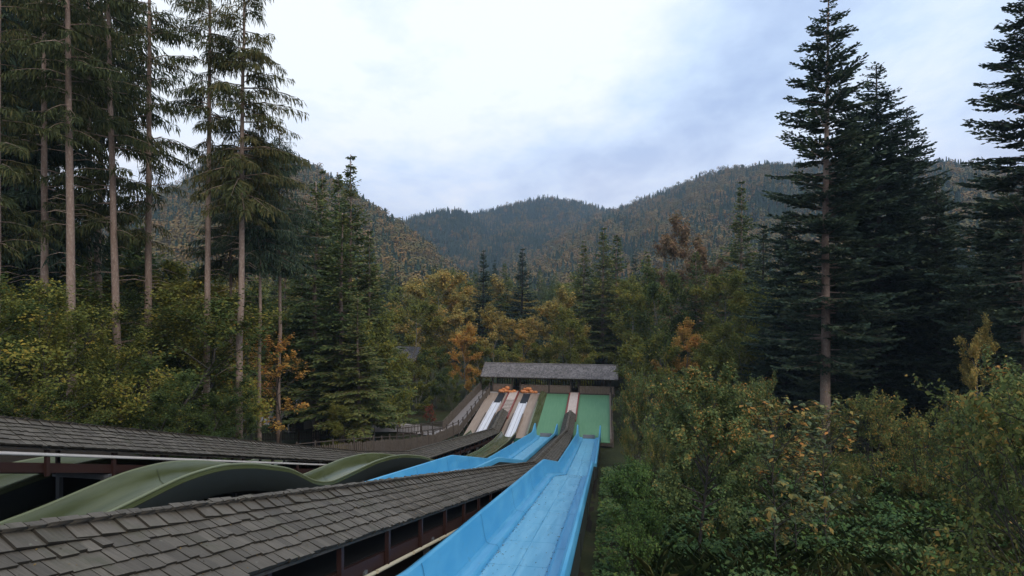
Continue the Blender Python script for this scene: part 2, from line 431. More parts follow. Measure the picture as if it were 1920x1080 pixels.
def mat_ground():
    m, n, l = new_mat('forest_soil')
    ge = n.new('ShaderNodeNewGeometry')
    a = nz(n, l, ge.outputs['Position'], 0.25, 6, 0.65)
    b = nz(n, l, ge.outputs['Position'], 3.5, 6, 0.7)
    c = ramp(n, l, a, [(0.35, (0.030, 0.042, 0.018)), (0.52, (0.050, 0.062, 0.024)), (0.68, (0.070, 0.056, 0.032))])
    c = mixc(n, l, mth(n, l, 'MULTIPLY', b, 0.6), c, (0.038, 0.030, 0.020))
    return finish(m, n, l, c, 0.95, 0.1, b, 0.8, 0.15)
M['ground'] = mat_ground()
M['hill'] = mat_plain('hill_brush', (0.062, 0.058, 0.030), 0.95, 0.05, 0.3, 0.05)

# ------------------------------------------------------------------ terrain
def ground_z(x, y):
    s = x * S_ + y * C_; t = x * C_ - y * S_
    base = -(4.2 + 0.215 * y) if y < 40 else -(12.8 + (2.5) * sm(40, 52, y))
    if y < 0: base = -4.2
    base += 0.95 * sm(13.8, 17, -t) * sm(12, 30, y) * (1 - 0.85 * sm(43, 58, y))
    base += 2.1 * sm(12.6, 14.2, -t) * (1 - sm(13, 30, y))                 # the bank with the footpath on the left
    base += 1.15 * sm(0.6, 3.0, -t) * (1 - sm(15, 16, -t)) * (1 - sm(16, 40, y))
    base += 2.2 * sm(8, 40, x - 0.1 * y)                            # ground rises to the right
    base += 0.0006 * max(0, abs(x) - 40) ** 1.35 * 3
    base += 0.35 * mnoise.noise(Vector((x * 0.13, y * 0.13, 1.7))) + 0.12 * mnoise.noise(Vector((x * 0.6, y * 0.6, 4.2)))
    return base
def grid_axis(lo, hi, n, k):
    u = np.linspace(-1, 1, n)
    v = np.sinh(k * u) / np.sinh(k)
    return np.where(v < 0, -v * lo, v * hi)
gx = grid_axis(-4000, 4000, 141, 6.2)
gy = 25 + grid_axis(-600, 6000, 141, 6.2)
V = np.array([(x, y, ground_z(x, y)) for y in gy for x in gx])
nx = len(gx)
ii, jj = np.meshgrid(np.arange(nx - 1), np.arange(len(gy) - 1))
a_ = (jj * nx + ii).ravel()
Q = np.stack([a_, a_ + 1, a_ + nx + 1, a_ + nx], 1)
tag(link('ground', np_mesh('ground', V, Q, True), M['ground']), 'mossy valley floor under the slides', None, None, 'structure')

M['ground_shade'] = mat_plain('painted_ground_shade', (0.026, 0.021, 0.016), 0.95, 0.1, 0.5, 2)  # near-black sheet: shade under the slides painted into the ground colour
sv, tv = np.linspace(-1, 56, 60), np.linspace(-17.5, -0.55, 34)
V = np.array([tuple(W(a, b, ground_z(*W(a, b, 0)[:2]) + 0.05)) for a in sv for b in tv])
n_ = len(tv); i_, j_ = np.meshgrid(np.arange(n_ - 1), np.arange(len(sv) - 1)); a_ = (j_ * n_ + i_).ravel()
tag(link('shade_sheet', np_mesh('shade_sheet', V, np.stack([a_, a_ + 1, a_ + n_ + 1, a_ + n_], 1), True), M['ground_shade']), 'dark ground with the shade under the slides painted in', None, None, 'structure')

# ------------------------------------------------------------------ hills with their woods
far_protos = bpy.data.collections.new('far_tree_kinds')
def far_tree(name, conifer, seed, mat):
    r = np.random.default_rng(seed)
    vs, qs = [], []
    if conifer:
        n = 300
        u = r.random(n) ** 0.8
        z = 0.05 + 0.95 * u
        rad = (1 - u) * 0.2 + 0.012
        az = r.random(n) * 2 * np.pi
        for i in range(n):
            c, s = math.cos(az[i]), math.sin(az[i])
            rr = rad[i] * (0.75 + 0.5 * r.random()); w = 0.02 + 0.30 * rad[i]
            p0 = np.array([0, 0, z[i] + 0.05]); p1 = np.array([c * rr, s * rr, z[i] - 0.06 - 0.15 * rad[i]])
            sd = np.array([-s, c, 0]) * w
            b = len(vs)
            vs += [p0, (p0 + p1) / 2 + sd, p1, (p0 + p1) / 2 - sd]; qs.append((b, b + 1, b + 2, b + 3))
    else:
        n = 460
        lob = [(r.normal(0, 0.16), r.normal(0, 0.16), 0.52 + r.normal(0, 0.17), 0.17 + 0.12 * r.random()) for _ in range(9)]
        for i in range(n):
            L = lob[i % 9]
            d = r.normal(size=3); d /= np.linalg.norm(d); d[2] = d[2] * 0.9 + 0.15
            p = np.array(L[:3]) + d * L[3] * (0.8 + 0.3 * r.random())
            a = np.cross(d, r.normal(size=3)); a /= np.linalg.norm(a); bb = np.cross(d, a)
            w = 0.028 + 0.022 * r.random()
            b = len(vs)
            vs += [p - a * w, p - bb * w * 0.7, p + a * w, p + bb * w * 0.8]; qs.append((b, b + 1, b + 2, b + 3))
    o = bpy.data.objects.new(name, np_mesh(name, np.array(vs), np.array(qs)))
    o.data.materials.append(mat)
    far_protos.objects.link(o)
    return o
for k in range(3): far_tree('a_far_conifer', True, 40 + k, M['f_con'])
for k in range(4): far_tree('b_far_autumn_tree', False, 60 + k, M['f_dec'])

def scatter_group(coll):
    ng = bpy.data.node_groups.new('forest_scatter', 'GeometryNodeTree')
    ng.interface.new_socket('Geometry', in_out='INPUT', socket_type='NodeSocketGeometry')
    ng.interface.new_socket('Geometry', in_out='OUTPUT', socket_type='NodeSocketGeometry')
    n, l = ng.nodes, ng.links
    gi = n.new('NodeGroupInput'); go = n.new('NodeGroupOutput')
    ci = n.new('GeometryNodeCollectionInfo'); ci.inputs['Collection'].default_value = coll
    ci.inputs['Separate Children'].default_value = True; ci.inputs['Reset Children'].default_value = True
    ip = n.new('GeometryNodeInstanceOnPoints')
    m2p = n.new('GeometryNodeMeshToPoints')
    def attr(nm, typ):
        x = n.new('GeometryNodeInputNamedAttribute'); x.data_type = typ; x.inputs['Name'].default_value = nm
        return x.outputs['Attribute']
    l.new(gi.outputs[0], m2p.inputs['Mesh'])
    l.new(m2p.outputs[0], ip.inputs['Points']); l.new(ci.outputs[0], ip.inputs['Instance'])
    ip.inputs['Pick Instance'].default_value = True
    l.new(attr('pick', 'INT'), ip.inputs['Instance Index'])
    l.new(attr('scl', 'FLOAT_VECTOR'), ip.inputs['Scale'])
    l.new(attr('rot', 'FLOAT_VECTOR'), ip.inputs['Rotation'])
    l.new(ip.outputs[0], go.inputs[0])
    return ng
def forest(name, pts, hts, dec_p, seed, label, coll=None):
    r = np.random.default_rng(seed)
    n = len(pts)
    me = bpy.data.meshes.new(name)
    me.vertices.add(n); me.vertices.foreach_set('co', np.asarray(pts, np.float32).ravel())
    dec = r.random(n) < dec_p
    pick = np.where(dec, 3 + r.integers(0, 4, n), r.integers(0, 3, n)).astype(np.int32)
    h = hts * np.where(dec, 0.72 + 0.4 * r.random(n), 0.75 + 0.65 * r.random(n))
    wd = h * np.where(dec, 1.0 + 0.3 * r.random(n), (0.85 if coll is None else 1.3) + 0.4 * r.random(n))
    a = me.attributes.new('pick', 'INT', 'POINT'); a.data.foreach_set('value', pick)
    a = me.attributes.new('scl', 'FLOAT_VECTOR', 'POINT'); a.data.foreach_set('vector', np.stack([wd, wd, h], 1).astype(np.float32).ravel())
    a = me.attributes.new('rot', 'FLOAT_VECTOR', 'POINT'); a.data.foreach_set('vector', np.stack([0 * h, 0 * h, r.random(n) * 6.28], 1).astype(np.float32).ravel())
    o = link(name, me)
    md = o.modifiers.new('scatter', 'NODES'); md.node_group = scatter_group(coll or far_protos)
    tag(o, label, None, None, 'stuff')
    return o
def hill(label, ridge, Dr, Db, count, th, decf, seed, flabel, power=1.0, bump=10.0):
    """ridge: (px, py) silhouette points; Dr, Db: distance of ridge and foot as functions of px"""
    r = np.random.default_rng(seed)
    def pt(px, v):
        D1 = interp(Dr, px); D0 = interp(Db, px)
        zr = (HOR - interp(ridge, px)) / F * D1 - th * 0.8
        if v <= 1:
            D = D0 + (D1 - D0) * v
            z = -16 + (zr + 16) * (v ** power)
        else:
            D = D1 + (v - 1) * (D1 - D0) * 1.5
            z = zr - (v - 1) * (zr + 40) * 1.2
        x = (px - 960) / F * D
        k = math.sin(min(v, 1) * math.pi)
        q = Vector((x / 130, D / 130, seed * 3.3))
        z += bump * k * (mnoise.noise(q) + 0.5 * mnoise.noise(q * 2.3)) + th * 0.12 * mnoise.noise(q * 9)
        # gullies running down the slope
        z += bump * 0.7 * k * mnoise.noise(Vector((px / 60, v * 0.7, seed * 1.9)))
        return (x, D, z)
    p0, p1 = ridge[0][0], ridge[-1][0]
    pxs = np.linspace(p0, p1, 90); vv = np.concatenate([np.linspace(0, 1, 34), np.linspace(1.06, 2, 10)])
    V = [pt(px, v) for v in vv for px in pxs]
    n = len(pxs)
    i, j = np.meshgrid(np.arange(n - 1), np.arange(len(vv) - 1)); a = (j * n + i).ravel()
    tag(link('hill', np_mesh('hill', np.array(V), np.stack([a, a + 1, a + n + 1, a + n], 1), True), M['hill']), label, None, None, 'structure')
    us = r.random(count); vs = r.random(count) * 1.06
    pts = np.array([pt(p0 + (p1 - p0) * u, v) for u, v in zip(us, vs)])
    dn = np.array([decf + 0.55 * mnoise.noise(Vector((p[0] / (th * 6), p[1] / (th * 6), seed))) for p in pts])
    pts[:, 2] -= 1.0
    forest('forest', pts, np.full(count, th), dn, seed + 5, flabel)

hill('steep wooded hill rising behind the tall spruces', [(-330, 560), (-100, 520), (120, 450), (230, 398), (330, 348), (400, 298), (470, 283), (540, 288), (600, 320), (690, 388), (780, 448), (850, 508), (900, 552)],
     [(-330, 520), (500, 620), (900, 420)], [(-330, 180), (500, 210), (900, 230)], 9500, 14, 0.60, 11, 'brown and green autumn wood on the steep hill', 0.95)
hill('blue wooded ridge far behind the leftmost trunks', [(-900, 400), (-300, 350), (0, 338), (110, 352), (230, 395), (330, 425), (480, 470), (600, 500)],
     [(-900, 1000), (600, 950)], [(-900, 480), (600, 520)], 6000, 13, 0.35, 12, 'bluish wood on the ridge behind the leftmost trunks')
hill('low dark shoulder at the head of the valley', [(560, 500), (660, 455), (740, 416), (800, 397), (860, 389), (885, 402), (940, 440), (1000, 480), (1040, 500)],
     [(560, 900), (1040, 960)], [(560, 500), (1040, 560)], 6000, 10.5, 0.15, 13, 'dark conifer wood on the low shoulder at the valley head', 1.0, 9)
hill('blue peak closing the valley', [(700, 470), (800, 425), (880, 401), (960, 381), (1020, 367), (1080, 374), (1140, 392), (1220, 412), (1320, 440), (1420, 470)],
     [(700, 1150), (1420, 1200)], [(700, 560), (1420, 560)], 15000, 11, 0.2, 14, 'hazy blue wood on the peak closing the valley', 1.0, 11)
hill('long wooded slope on the right of the valley', [(840, 560), (880, 530), (960, 478), (1050, 432), (1140, 396), (1200, 373), (1250, 355), (1320, 328), (1370, 314), (1450, 309), (1600, 303), (1760, 306), (1830, 309), (1920, 325), (2300, 380), (2600, 430)],
     [(840, 700), (1100, 1000), (1400, 850), (1800, 620), (2600, 520)], [(840, 330), (1100, 330), (1400, 260), (1800, 190), (2600, 150)], 19000, 14.5, 0.50, 15, 'rusty and green wood on the long slope', 0.95, 14)

# ------------------------------------------------------------------ tree kinds
def kites(base, tip, width, side):
    """narrow leaf-like quads: arrays (n,3)"""
    mid = base * 0.45 + tip * 0.55
    V = np.stack([base, mid + side * width, tip, mid - side * width], 1).reshape(-1, 3)
    n = len(base)
    return V, np.arange(4 * n).reshape(n, 4)
def unit(v): return v / (np.linalg.norm(v, axis=-1, keepdims=True) + 1e-9)
def trunk_tube(mb, pts, rads, n=8): mb.tube(pts, rads, n)

def conifer_kind(name, seed, H, base, Rm, style, bark, needles, dia, gap=0.42, per=5, dead=0, shape=0.85, spars=1.0, wid=0.05):
    """returns (trunk mesh, crown mesh); style: droop | fir | young"""
    r = np.random.default_rng(seed)
    tb = MB()
    n = 14
    wob = np.cumsum(r.normal(0, 0.03, (n, 2)), 0)
    tp = [Vector((wob[i, 0], wob[i, 1], H * i / (n - 1) - (0.4 if i == 0 else 0))) for i in range(n)]
    rd = [dia / 2 * (1.12 - 0.14 * min(1, i) ) * (1 - 0.93 * (i / (n - 1)) ** 1.15) + 0.012 for i in range(n)]
    tb.tube(tp, rd, 9)
    def tpos(z):
        f = min(max(z / H, 0), 0.999) * (n - 1); i = int(f)
        return np.array(tp[i].lerp(tp[i + 1], f - i))
    B, T, Wd, Sd = [], [], [], []
    z = base * H
    while z < H * 0.985:
        rel = (z - base * H) / (H - base * H)
        prof = (1 - rel) ** shape
        prof *= min(1.0, 0.55 + rel * 4) if style != 'young' else 1.0
        k = max(3, int(round(per * (1 if rel < 0.8 else 0.8))))
        a0 = r.random() * 6.28
        for b in range(k):
            if r.random() > spars: continue
            az = a0 + 6.28 * b / k + r.normal(0, 0.4)
            L = Rm * prof * (0.45 + 0.75 * r.random()) + 0.10
            zb = min(z + r.normal(0, gap * (0.75 if style != 'droop' else 0.55)), H * 0.985)
            h = np.array([math.cos(az), math.sin(az), 0.0]); sd = np.array([-h[1], h[0], 0.0])
            if style == 'droop':
                up, dn = 0.12 + 0.45 * rel, 0.55 - 0.25 * rel
            elif style == 'fir':
                up, dn = -0.05 + 0.55 * rel ** 1.5, 0.16 - 0.45 * (1 - rel) * 0.2
            else:
                up, dn = 0.02 + 0.6 * rel, 0.30 - 0.2 * rel
            up += r.normal(0, 0.13)
            o = tpos(zb)
            def bp(u): return o + h * (L * u) + np.array([0, 0, 1.0]) * L * (up * u - dn * u * u + (0.12 * u ** 4 if style != 'droop' else 0.1 * u ** 4))
            if L > 0.6:
                tb.tube([Vector(bp(u)) for u in (0, 0.35, 0.7, 0.97)], [0.014 + 0.012 * L, 0.012 + 0.006 * L, 0.010, 0.005], 3, False)
            m = max(4, int(L * 6.5))
            us = np.linspace(0.14, 1.0, m) + r.normal(0, 0.02, m)
            for u in us:
                p = bp(u); tang = unit(bp(min(u + 0.05, 1.05)) - bp(u - 0.05))
                tl = (0.10 + 0.34 * L * (1 - u) * (0.7 + 0.5 * r.random()) + 0.14)
                tl = min(tl, 1.0) * min(1.0, 0.3 + 0.6 * L)
                fin = min(1.0, 0.45 + 0.4 * L)
                for sg in (-1, 1):
                    d = unit(tang * 0.75 + sd * sg * (0.85 + 0.2 * r.normal()) + np.array([0, 0, r.normal(0, 0.12) - (0.30 if style == 'droop' else 0.06)]))
                    q = p + d * tl
                    # the twig itself and needle sprays hanging or lying off it
                    B.append(p); T.append(q); Wd.append(0.03 + 0.03 * tl if style == 'droop' else wid * 0.9 + 0.05 * tl); Sd.append(np.cross(d, [0, 0, 1.0]) + r.normal(0, 0.35, 3))
                    ns = 1 + int(tl * (6.0 if style == 'droop' else 4.2))
                    for j in range(ns):
                        f = (j + 0.4 + 0.5 * r.random()) / ns
                        pb = p + d * tl * f
                        if style == 'droop':
                            dd = unit(np.array([0, 0, -1.0]) + d * 0.35 + r.normal(0, 0.28, 3)); ll = 0.20 + 0.40 * r.random()
                        elif style == 'fir':
                            dd = unit(d + tang * 0.5 + sd * sg * r.normal(0, 0.5) + np.array([0, 0, 0.02 + r.normal(0, 0.2)])); ll = 0.16 + 0.2 * r.random()
                        else:
                            dd = unit(d * 0.7 + tang * 0.4 + np.array([0, 0, -0.35]) + r.normal(0, 0.4, 3)); ll = 0.16 + 0.22 * r.random()
                        B.append(pb); T.append(pb + dd * ll * fin); Wd.append((0.027 if style == 'droop' else wid) * (0.7 + 0.6 * r.random())); Sd.append(np.cross(dd, r.normal(size=3)))
        z += gap * (0.7 + 0.6 * r.random()) * (1.0 if rel < 0.7 else 0.75)
    # leader
    for j in range(10):
        zt = H * (0.975 + 0.03 * j / 10); az = r.random() * 6.28
        B.append(tpos(H) * 0 + np.array([tp[-1].x, tp[-1].y, zt - 0.2])); dd = np.array([math.cos(az) * 0.12, math.sin(az) * 0.12, 0.12])
        T.append(B[-1] + dd); Wd.append(0.03); Sd.append(np.cross(dd, [0, 0, 1.0]))
    # bare dead twigs on the lower trunk
    for j in range(dead):
        zt = H * base * (0.25 + 0.75 * r.random()); az = r.random() * 6.28; L = 0.5 + 1.4 * r.random()
        h = Vector((math.cos(az), math.sin(az), 0)); o = Vector(tpos(zt))
        tb.tube([o, o + h * L * 0.5 + Vector((0, 0, 0.04 * L)), o + h * L + Vector((0, 0, -0.12 * L))], [0.016, 0.011, 0.004], 3, False)
    B, T, Wd, Sd = np.array(B), np.array(T), np.array(Wd)[:, None], unit(np.array(Sd))
    V, Q = kites(B, T, Wd, Sd)
    cm = np_mesh(name + '_crown', V, Q); cm.materials.append(needles)
    me = bpy.data.meshes.new(name + '_trunk'); me.from_pydata([tuple(v) for v in tb.v], [], tb.f)
    for p in me.polygons: p.use_smooth = True
    me.materials.append(bark); me.update()
    return me, cm, H

def leaf_quads(P, N, size, r):
    n = len(P)
    a = unit(np.cross(N, r.normal(size=(n, 3)))); b = np.cross(N, a)
    s = size[:, None]
    fold = N * s * 0.18
    V = np.stack([P - a * s, P - b * s * 0.55 + fold, P + a * s, P + b * s * 0.55 + fold], 1).reshape(-1, 3)
    return V, np.arange(4 * n).reshape(n, 4)
def broadleaf_kind(name, seed, H, Rc, leaf, nleaf, bark, leaves, dia, stems=1, base=0.28, gaps=0.0, clus=0.42, flat=0.0, limbs=11):
    r = np.random.default_rng(seed)
    tb = MB(); ends = []
    for s in range(stems):
        az0 = 6.28 * s / stems + r.random(); lean = 0.0 if stems == 1 else 0.16 + 0.15 * r.random()
        hs = H * (0.86 if stems == 1 else 0.75 + 0.2 * r.random())
        n = 8
        wob = np.cumsum(r.normal(0, 0.018 * H, (n, 2)), 0)
        st = [Vector((math.cos(az0) * lean * hs * i / (n - 1) + wob[i, 0] * (i > 0), math.sin(az0) * lean * hs * i / (n - 1) + wob[i, 1] * (i > 0), hs * i / (n - 1) - (0.3 if i == 0 else 0))) for i in range(n)]
        rr = [dia / 2 / math.sqrt(stems) * (1 - 0.88 * i / (n - 1)) + 0.006 for i in range(n)]
        tb.tube(st, rr, 7)
        nl = max(4, limbs // stems + 2)
        for k in range(nl):
            f = base + (0.97 - base) * (k + r.random() * 0.8) / nl
            q = f * (n - 1); i = min(int(q), n - 2); o = st[i].lerp(st[i + 1], q - i)
            az = k * 2.4 + r.normal(0, 0.4)
            rel = (f - base) / (1 - base)
            L = Rc * (0.55 + 0.6 * math.sin(math.pi * min(1, 0.22 + 0.75 * rel))) * (0.62 + 0.55 * r.random())
            el = 0.25 + 0.75 * rel + r.normal(0, 0.12)
            d = Vector((math.cos(az) * math.cos(el), math.sin(az) * math.cos(el), math.sin(el)))
            pl = [o, o + d * L * 0.5 + Vector((0, 0, 0.05 * L)), o + d * L + Vector((0, 0, 0.04 * L))]
            tb.tube(pl, [rr[i] * 0.55 + 0.006, rr[i] * 0.3 + 0.005, 0.006], 5, False)
            for j in range(6):
                g = 0.3 + 0.7 * (j + r.random()) / 6
                o2 = pl[0].lerp(pl[1], g * 2) if g < 0.5 else pl[1].lerp(pl[2], g * 2 - 1)
                d2 = (d + Vector(r.normal(0, 0.65, 3))).normalized(); L2 = L * (0.42 - 0.18 * g) * (0.7 + 0.6 * r.random())
                e2 = o2 + d2 * L2
                tb.tube([o2, e2], [0.010 + 0.002 * L, 0.004], 3, False)
                ends.append((o2, e2, 1.0)); 
            ends.append((pl[1], pl[2], 1.2))
        ends.append((st[-2], st[-1] + Vector((0, 0, H * 0.08)), 1.4))
    E = np.array([[*a, *b] for a, b, w in ends]); w = np.array([w for *_, w in ends]) * (0.5 + r.random(len(ends)))
    idx = r.choice(len(ends), nleaf, p=w / w.sum())
    u = r.random(nleaf) ** 0.6
    P = E[idx, :3] * (1 - u)[:, None] + E[idx, 3:] * u[:, None]
    off = unit(r.normal(0, 1, (nleaf, 3))) * (r.random(nleaf) ** 0.5)[:, None] * clus * (0.3 + 0.7 * u)[:, None] * Rc * 0.40
    off[:, 2] *= 0.75
    P = P + off
    N = unit(r.normal(0, 0.6 - 0.3 * flat, (nleaf, 3)) + np.array([0, 0, 0.75 + flat]) + unit(P - np.array([0, 0, H * 0.55])) * 0.35)
    size = leaf * (0.6 + 0.8 * r.random(nleaf))
    V, Q = leaf_quads(P, N, size, r)
    cm = np_mesh(name + '_crown', V, Q); cm.materials.append(leaves)
    me = bpy.data.meshes.new(name + '_trunk'); me.from_pydata([tuple(v) for v in tb.v], [], tb.f)
    for p in me.polygons: p.use_smooth = True
    me.materials.append(bark); me.update()
    return me, cm, H
def recolour(kind, leaves, bark=None):
    me, cm, H = kind
    c2 = cm.copy(); c2.materials.clear(); c2.materials.append(leaves)
    m2 = me
    if bark is not None:
        m2 = me.copy(); m2.materials.clear(); m2.materials.append(bark)
    return m2, c2, H

K = {}
K['tall_a'] = conifer_kind('tall_spruce', 1, 34, 0.52, 3.0, 'droop', M['bark'], M['n_spruce'], 0.46, 0.66, 5, 44, 0.7, 0.62)
K['tall_b'] = conifer_kind('tall_spruce', 2, 33, 0.38, 3.4, 'droop', M['bark'], M['n_spruce'], 0.44, 0.76, 5, 40, 0.7, 0.60)
K['tall_c'] = conifer_kind('tall_spruce', 3, 30, 0.46, 3.6, 'droop', M['bark'], M['n_spruce'], 0.40, 0.62, 5, 44, 0.62, 0.88)
K['dense'] = conifer_kind('dense_spruce', 4, 25, 0.34, 3.2, 'droop', M['bark_dark'], M['n_dark'], 0.38, 0.42, 6, 10, 0.8, 1)
K['weep'] = conifer_kind('weeping_spruce', 14, 23, 0.60, 3.0, 'droop', M['bark'], M['n_dark'], 0.30, 0.40, 6, 16, 0.6, 1)
K['young_a'] = conifer_kind('young_spruce', 5, 24, 0.10, 3.3, 'young', M['bark'], M['n_young'], 0.34, 0.44, 6, 6, 1.15, 0.95, 0.065)
K['young_b'] = conifer_kind('young_spruce', 6, 22, 0.20, 3.0, 'young', M['bark'], M['n_young'], 0.32, 0.42, 6, 8, 1.1, 0.95, 0.065)
K['bare'] = conifer_kind('young_spruce', 16, 23, 0.32, 3.0, 'young', M['bark'], M['n_young'], 0.36, 0.42, 6, 14, 1.0, 0.95, 0.065)
K['fir_a'] = conifer_kind('silver_fir', 7, 34, 0.20, 4.6, 'fir', M['bark'], M['n_dark'], 0.60, 0.50, 6, 12, 0.72, 0.9, 0.075)
K['fir_b'] = conifer_kind('silver_fir', 8, 30, 0.08, 5.2, 'fir', M['bark_dark'], M['n_dark'], 0.55, 0.48, 7, 8, 0.75, 0.95, 0.075)
K['spruce_d'] = recolour(K['young_a'], M['n_dark'], M['bark_dark'])
K['mid_a'] = broadleaf_kind('autumn_tree', 11, 17, 4.8, 0.15, 15000, M['bark_grey'], M['l_gold'], 0.32, 1, 0.22, 0, 0.5, 0, 16)
K['mid_b'] = broadleaf_kind('autumn_tree', 12, 15, 3.8, 0.15, 12000, M['bark_grey'], M['l_gold'], 0.26, 1, 0.18, 0, 0.5, 0, 15)
K['mid_c'] = broadleaf_kind('autumn_tree', 13, 12, 4.2, 0.14, 12000, M['bark_grey'], M['l_yellowgreen'], 0.24, 3, 0.15, 0, 0.55, 0, 18)
K['mid_o'] = recolour(K['mid_b'], M['l_orange'])
K['rust'] = recolour(K['mid_b'], M['l_rust'])
K['mid_g'] = recolour(K['mid_a'], M['l_yellowgreen'])
K['mid_gr'] = recolour(K['mid_c'], M['l_green'])
K['hazel_a'] = broadleaf_kind('hazel', 21, 8, 3.4, 0.075, 20000, M['bark_dark'], M['l_yellowgreen'], 0.2, 4, 0.12, 0, 0.45, 0.4, 28)
K['hazel_b'] = broadleaf_kind('hazel', 22, 11, 3.6, 0.08, 22000, M['bark_dark'], M['l_green'], 0.22, 2, 0.12, 0, 0.42, 0.4, 26)
K['sparse_o'] = broadleaf_kind('maple', 23, 10, 2.4, 0.10, 2600, M['bark_dark'], M['l_orange'], 0.12, 1, 0.25, 0, 0.35, 0.5, 16)
K['bush_a'] = broadleaf_kind('crab_apple', 31, 5.4, 2.2, 0.052, 26000, M['bark_dark'], M['l_bush'], 0.13, 1, 0.30, 0, 0.34, 0.2, 30)
K['bush_b'] = broadleaf_kind('willow_shrub', 32, 6.5, 3.0, 0.090, 18000, M['bark_dark'], M['l_bush'], 0.2, 5, 0.08, 0, 0.36, 0.2, 40)
K['bush_c'] = broadleaf_kind('willow_shrub', 33, 4.5, 2.6, 0.075, 11000, M['bark_dark'], M['l_bush2'], 0.16, 6, 0.06, 0, 0.36, 0.2, 40)
K['maple_s'] = broadleaf_kind('maple_sapling', 34, 4.6, 1.15, 0.105, 900, M['bark_dark'], M['l_maple'], 0.06, 1, 0.18, 0, 0.5, 0.7, 18)
K['mound'] = broadleaf_kind('bramble_mound', 35, 1.6, 1.5, 0.075, 4200, M['bark_dark'], M['l_fresh'], 0.05, 6, 0.05, 0, 0.5, 0.3, 30)
K['red_s'] = broadleaf_kind('red_shrub', 36, 2.0, 1.3, 0.08, 1500, M['bark_dark'], M['l_red'], 0.06, 5, 0.05, 0, 0.55, 0.2, 20)

# the wooded valley floor between the clearing and the hills, from finer tree kinds
near_protos = bpy.data.collections.new('valley_tree_kinds')
for i, k in enumerate(('young_a', 'spruce_d', 'young_b', 'mid_a', 'mid_b', 'mid_c', 'mid_g')):
    me, cm, H0 = K[k]
    c2 = cm.copy(); c2.transform(Matrix.Scale(1 / H0, 4))
    o = bpy.data.objects.new('%s_valley_tree' % 'abcdefg'[i], c2); near_protos.objects.link(o)
pts = []
r = np.random.default_rng(77)
while len(pts) < 1500:
    y = 118 + 430 * r.random() ** 1.3; x = (r.random() * 2 - 1) * (0.98 * y + 20)
    pts.append((x, y, ground_z(x, y) - 0.3))
forest('forest', np.array(pts), np.full(len(pts), 16.0), np.full(len(pts), 0.5), 78, 'mixed wood filling the valley floor beyond the shelter', near_protos)

def plant(kind, name, px, top, D, label, cat='tree', group=None, wsc=1.0, lean=(0, 0), rz=None, H=None, dz=0):
    me, cm, H0 = K[kind]
    x, y = (px - 960) / F * D, D
    z = ground_z(x, y) + dz
    if H is None: H = (HOR - top) / F * D - z
    o = empty(name, (x, y, z), label, cat, group)
    k = H / H0
    o.scale = (k * wsc, k * wsc, k)
    o.rotation_euler = (lean[0], lean[1], random.random() * 6.28 if rz is None else rz)
    link('trunk', me, None, o)
    link('crown', cm, None, o)
    return o

GL = 'tall spruces left of the slides'
LEFT = [
 ('tall_b', 'spruce_tree', 84, -330, 29, 'dark thin spruce trunk just left of the thickest trunk', 0.95),
 ('tall_a', 'spruce_tree', 134, -420, 26, 'spruce with the thickest pale trunk, near the left edge', 1.0),
 ('tall_c', 'spruce_tree', 166, -160, 36, 'slim spruce right beside the thickest pale trunk', 0.9),
 ('tall_b', 'spruce_tree', 226, -330, 30, 'leaning spruce between the thickest trunk and a dark trunk', 0.95),
 ('tall_b', 'spruce_tree', 277, -260, 34, 'spruce with low drooping branches beside the sky gap', 1.0),
 ('tall_a', 'spruce_tree', 387, -300, 33, 'slender spruce with a pale trunk in front of the steep hill', 0.8),
 ('tall_c', 'spruce_tree', 450, -180, 32, 'tall spruce with drooping crown against the open sky', 0.95),
 ('weep', 'spruce_tree', 489, 228, 36, 'shorter spruce with weeping dark crown above a bare trunk', 0.95),
 ('tall_b', 'spruce_tree', -10, -260, 24, 'spruce cut by the left edge of the view, dark low boughs', 1.1),
 ('dense', 'spruce_tree', 40, -150, 31, 'dark spruce filling the gap left of the dark thin trunk', 1.25),
]
for i, (k, nm, px, tp, D, lab, ws) in enumerate(LEFT):
    plant(k, nm, px, tp, D, lab, 'spruce tree', GL, ws, (random.uniform(-.012, .012), (0.03 if px == 226 else random.uniform(-.008, .008))), 0.9 * i)
for px, tp, D, k in ((18, 0, 44, 'dense'), (-90, -200, 34, 'dense'), (-200, -300, 36, 'dense'), (190, -190, 40, 'weep'), (65, -150, 38, 'weep'), (430, 268, 44, 'weep'), (522, 250, 42, 'weep')):
    plant(k, 'spruce_tree', px, tp, D, 'dark spruce standing back among the tall left trunks', 'spruce tree', 'dark spruces behind the tall left trunks', 1.1)
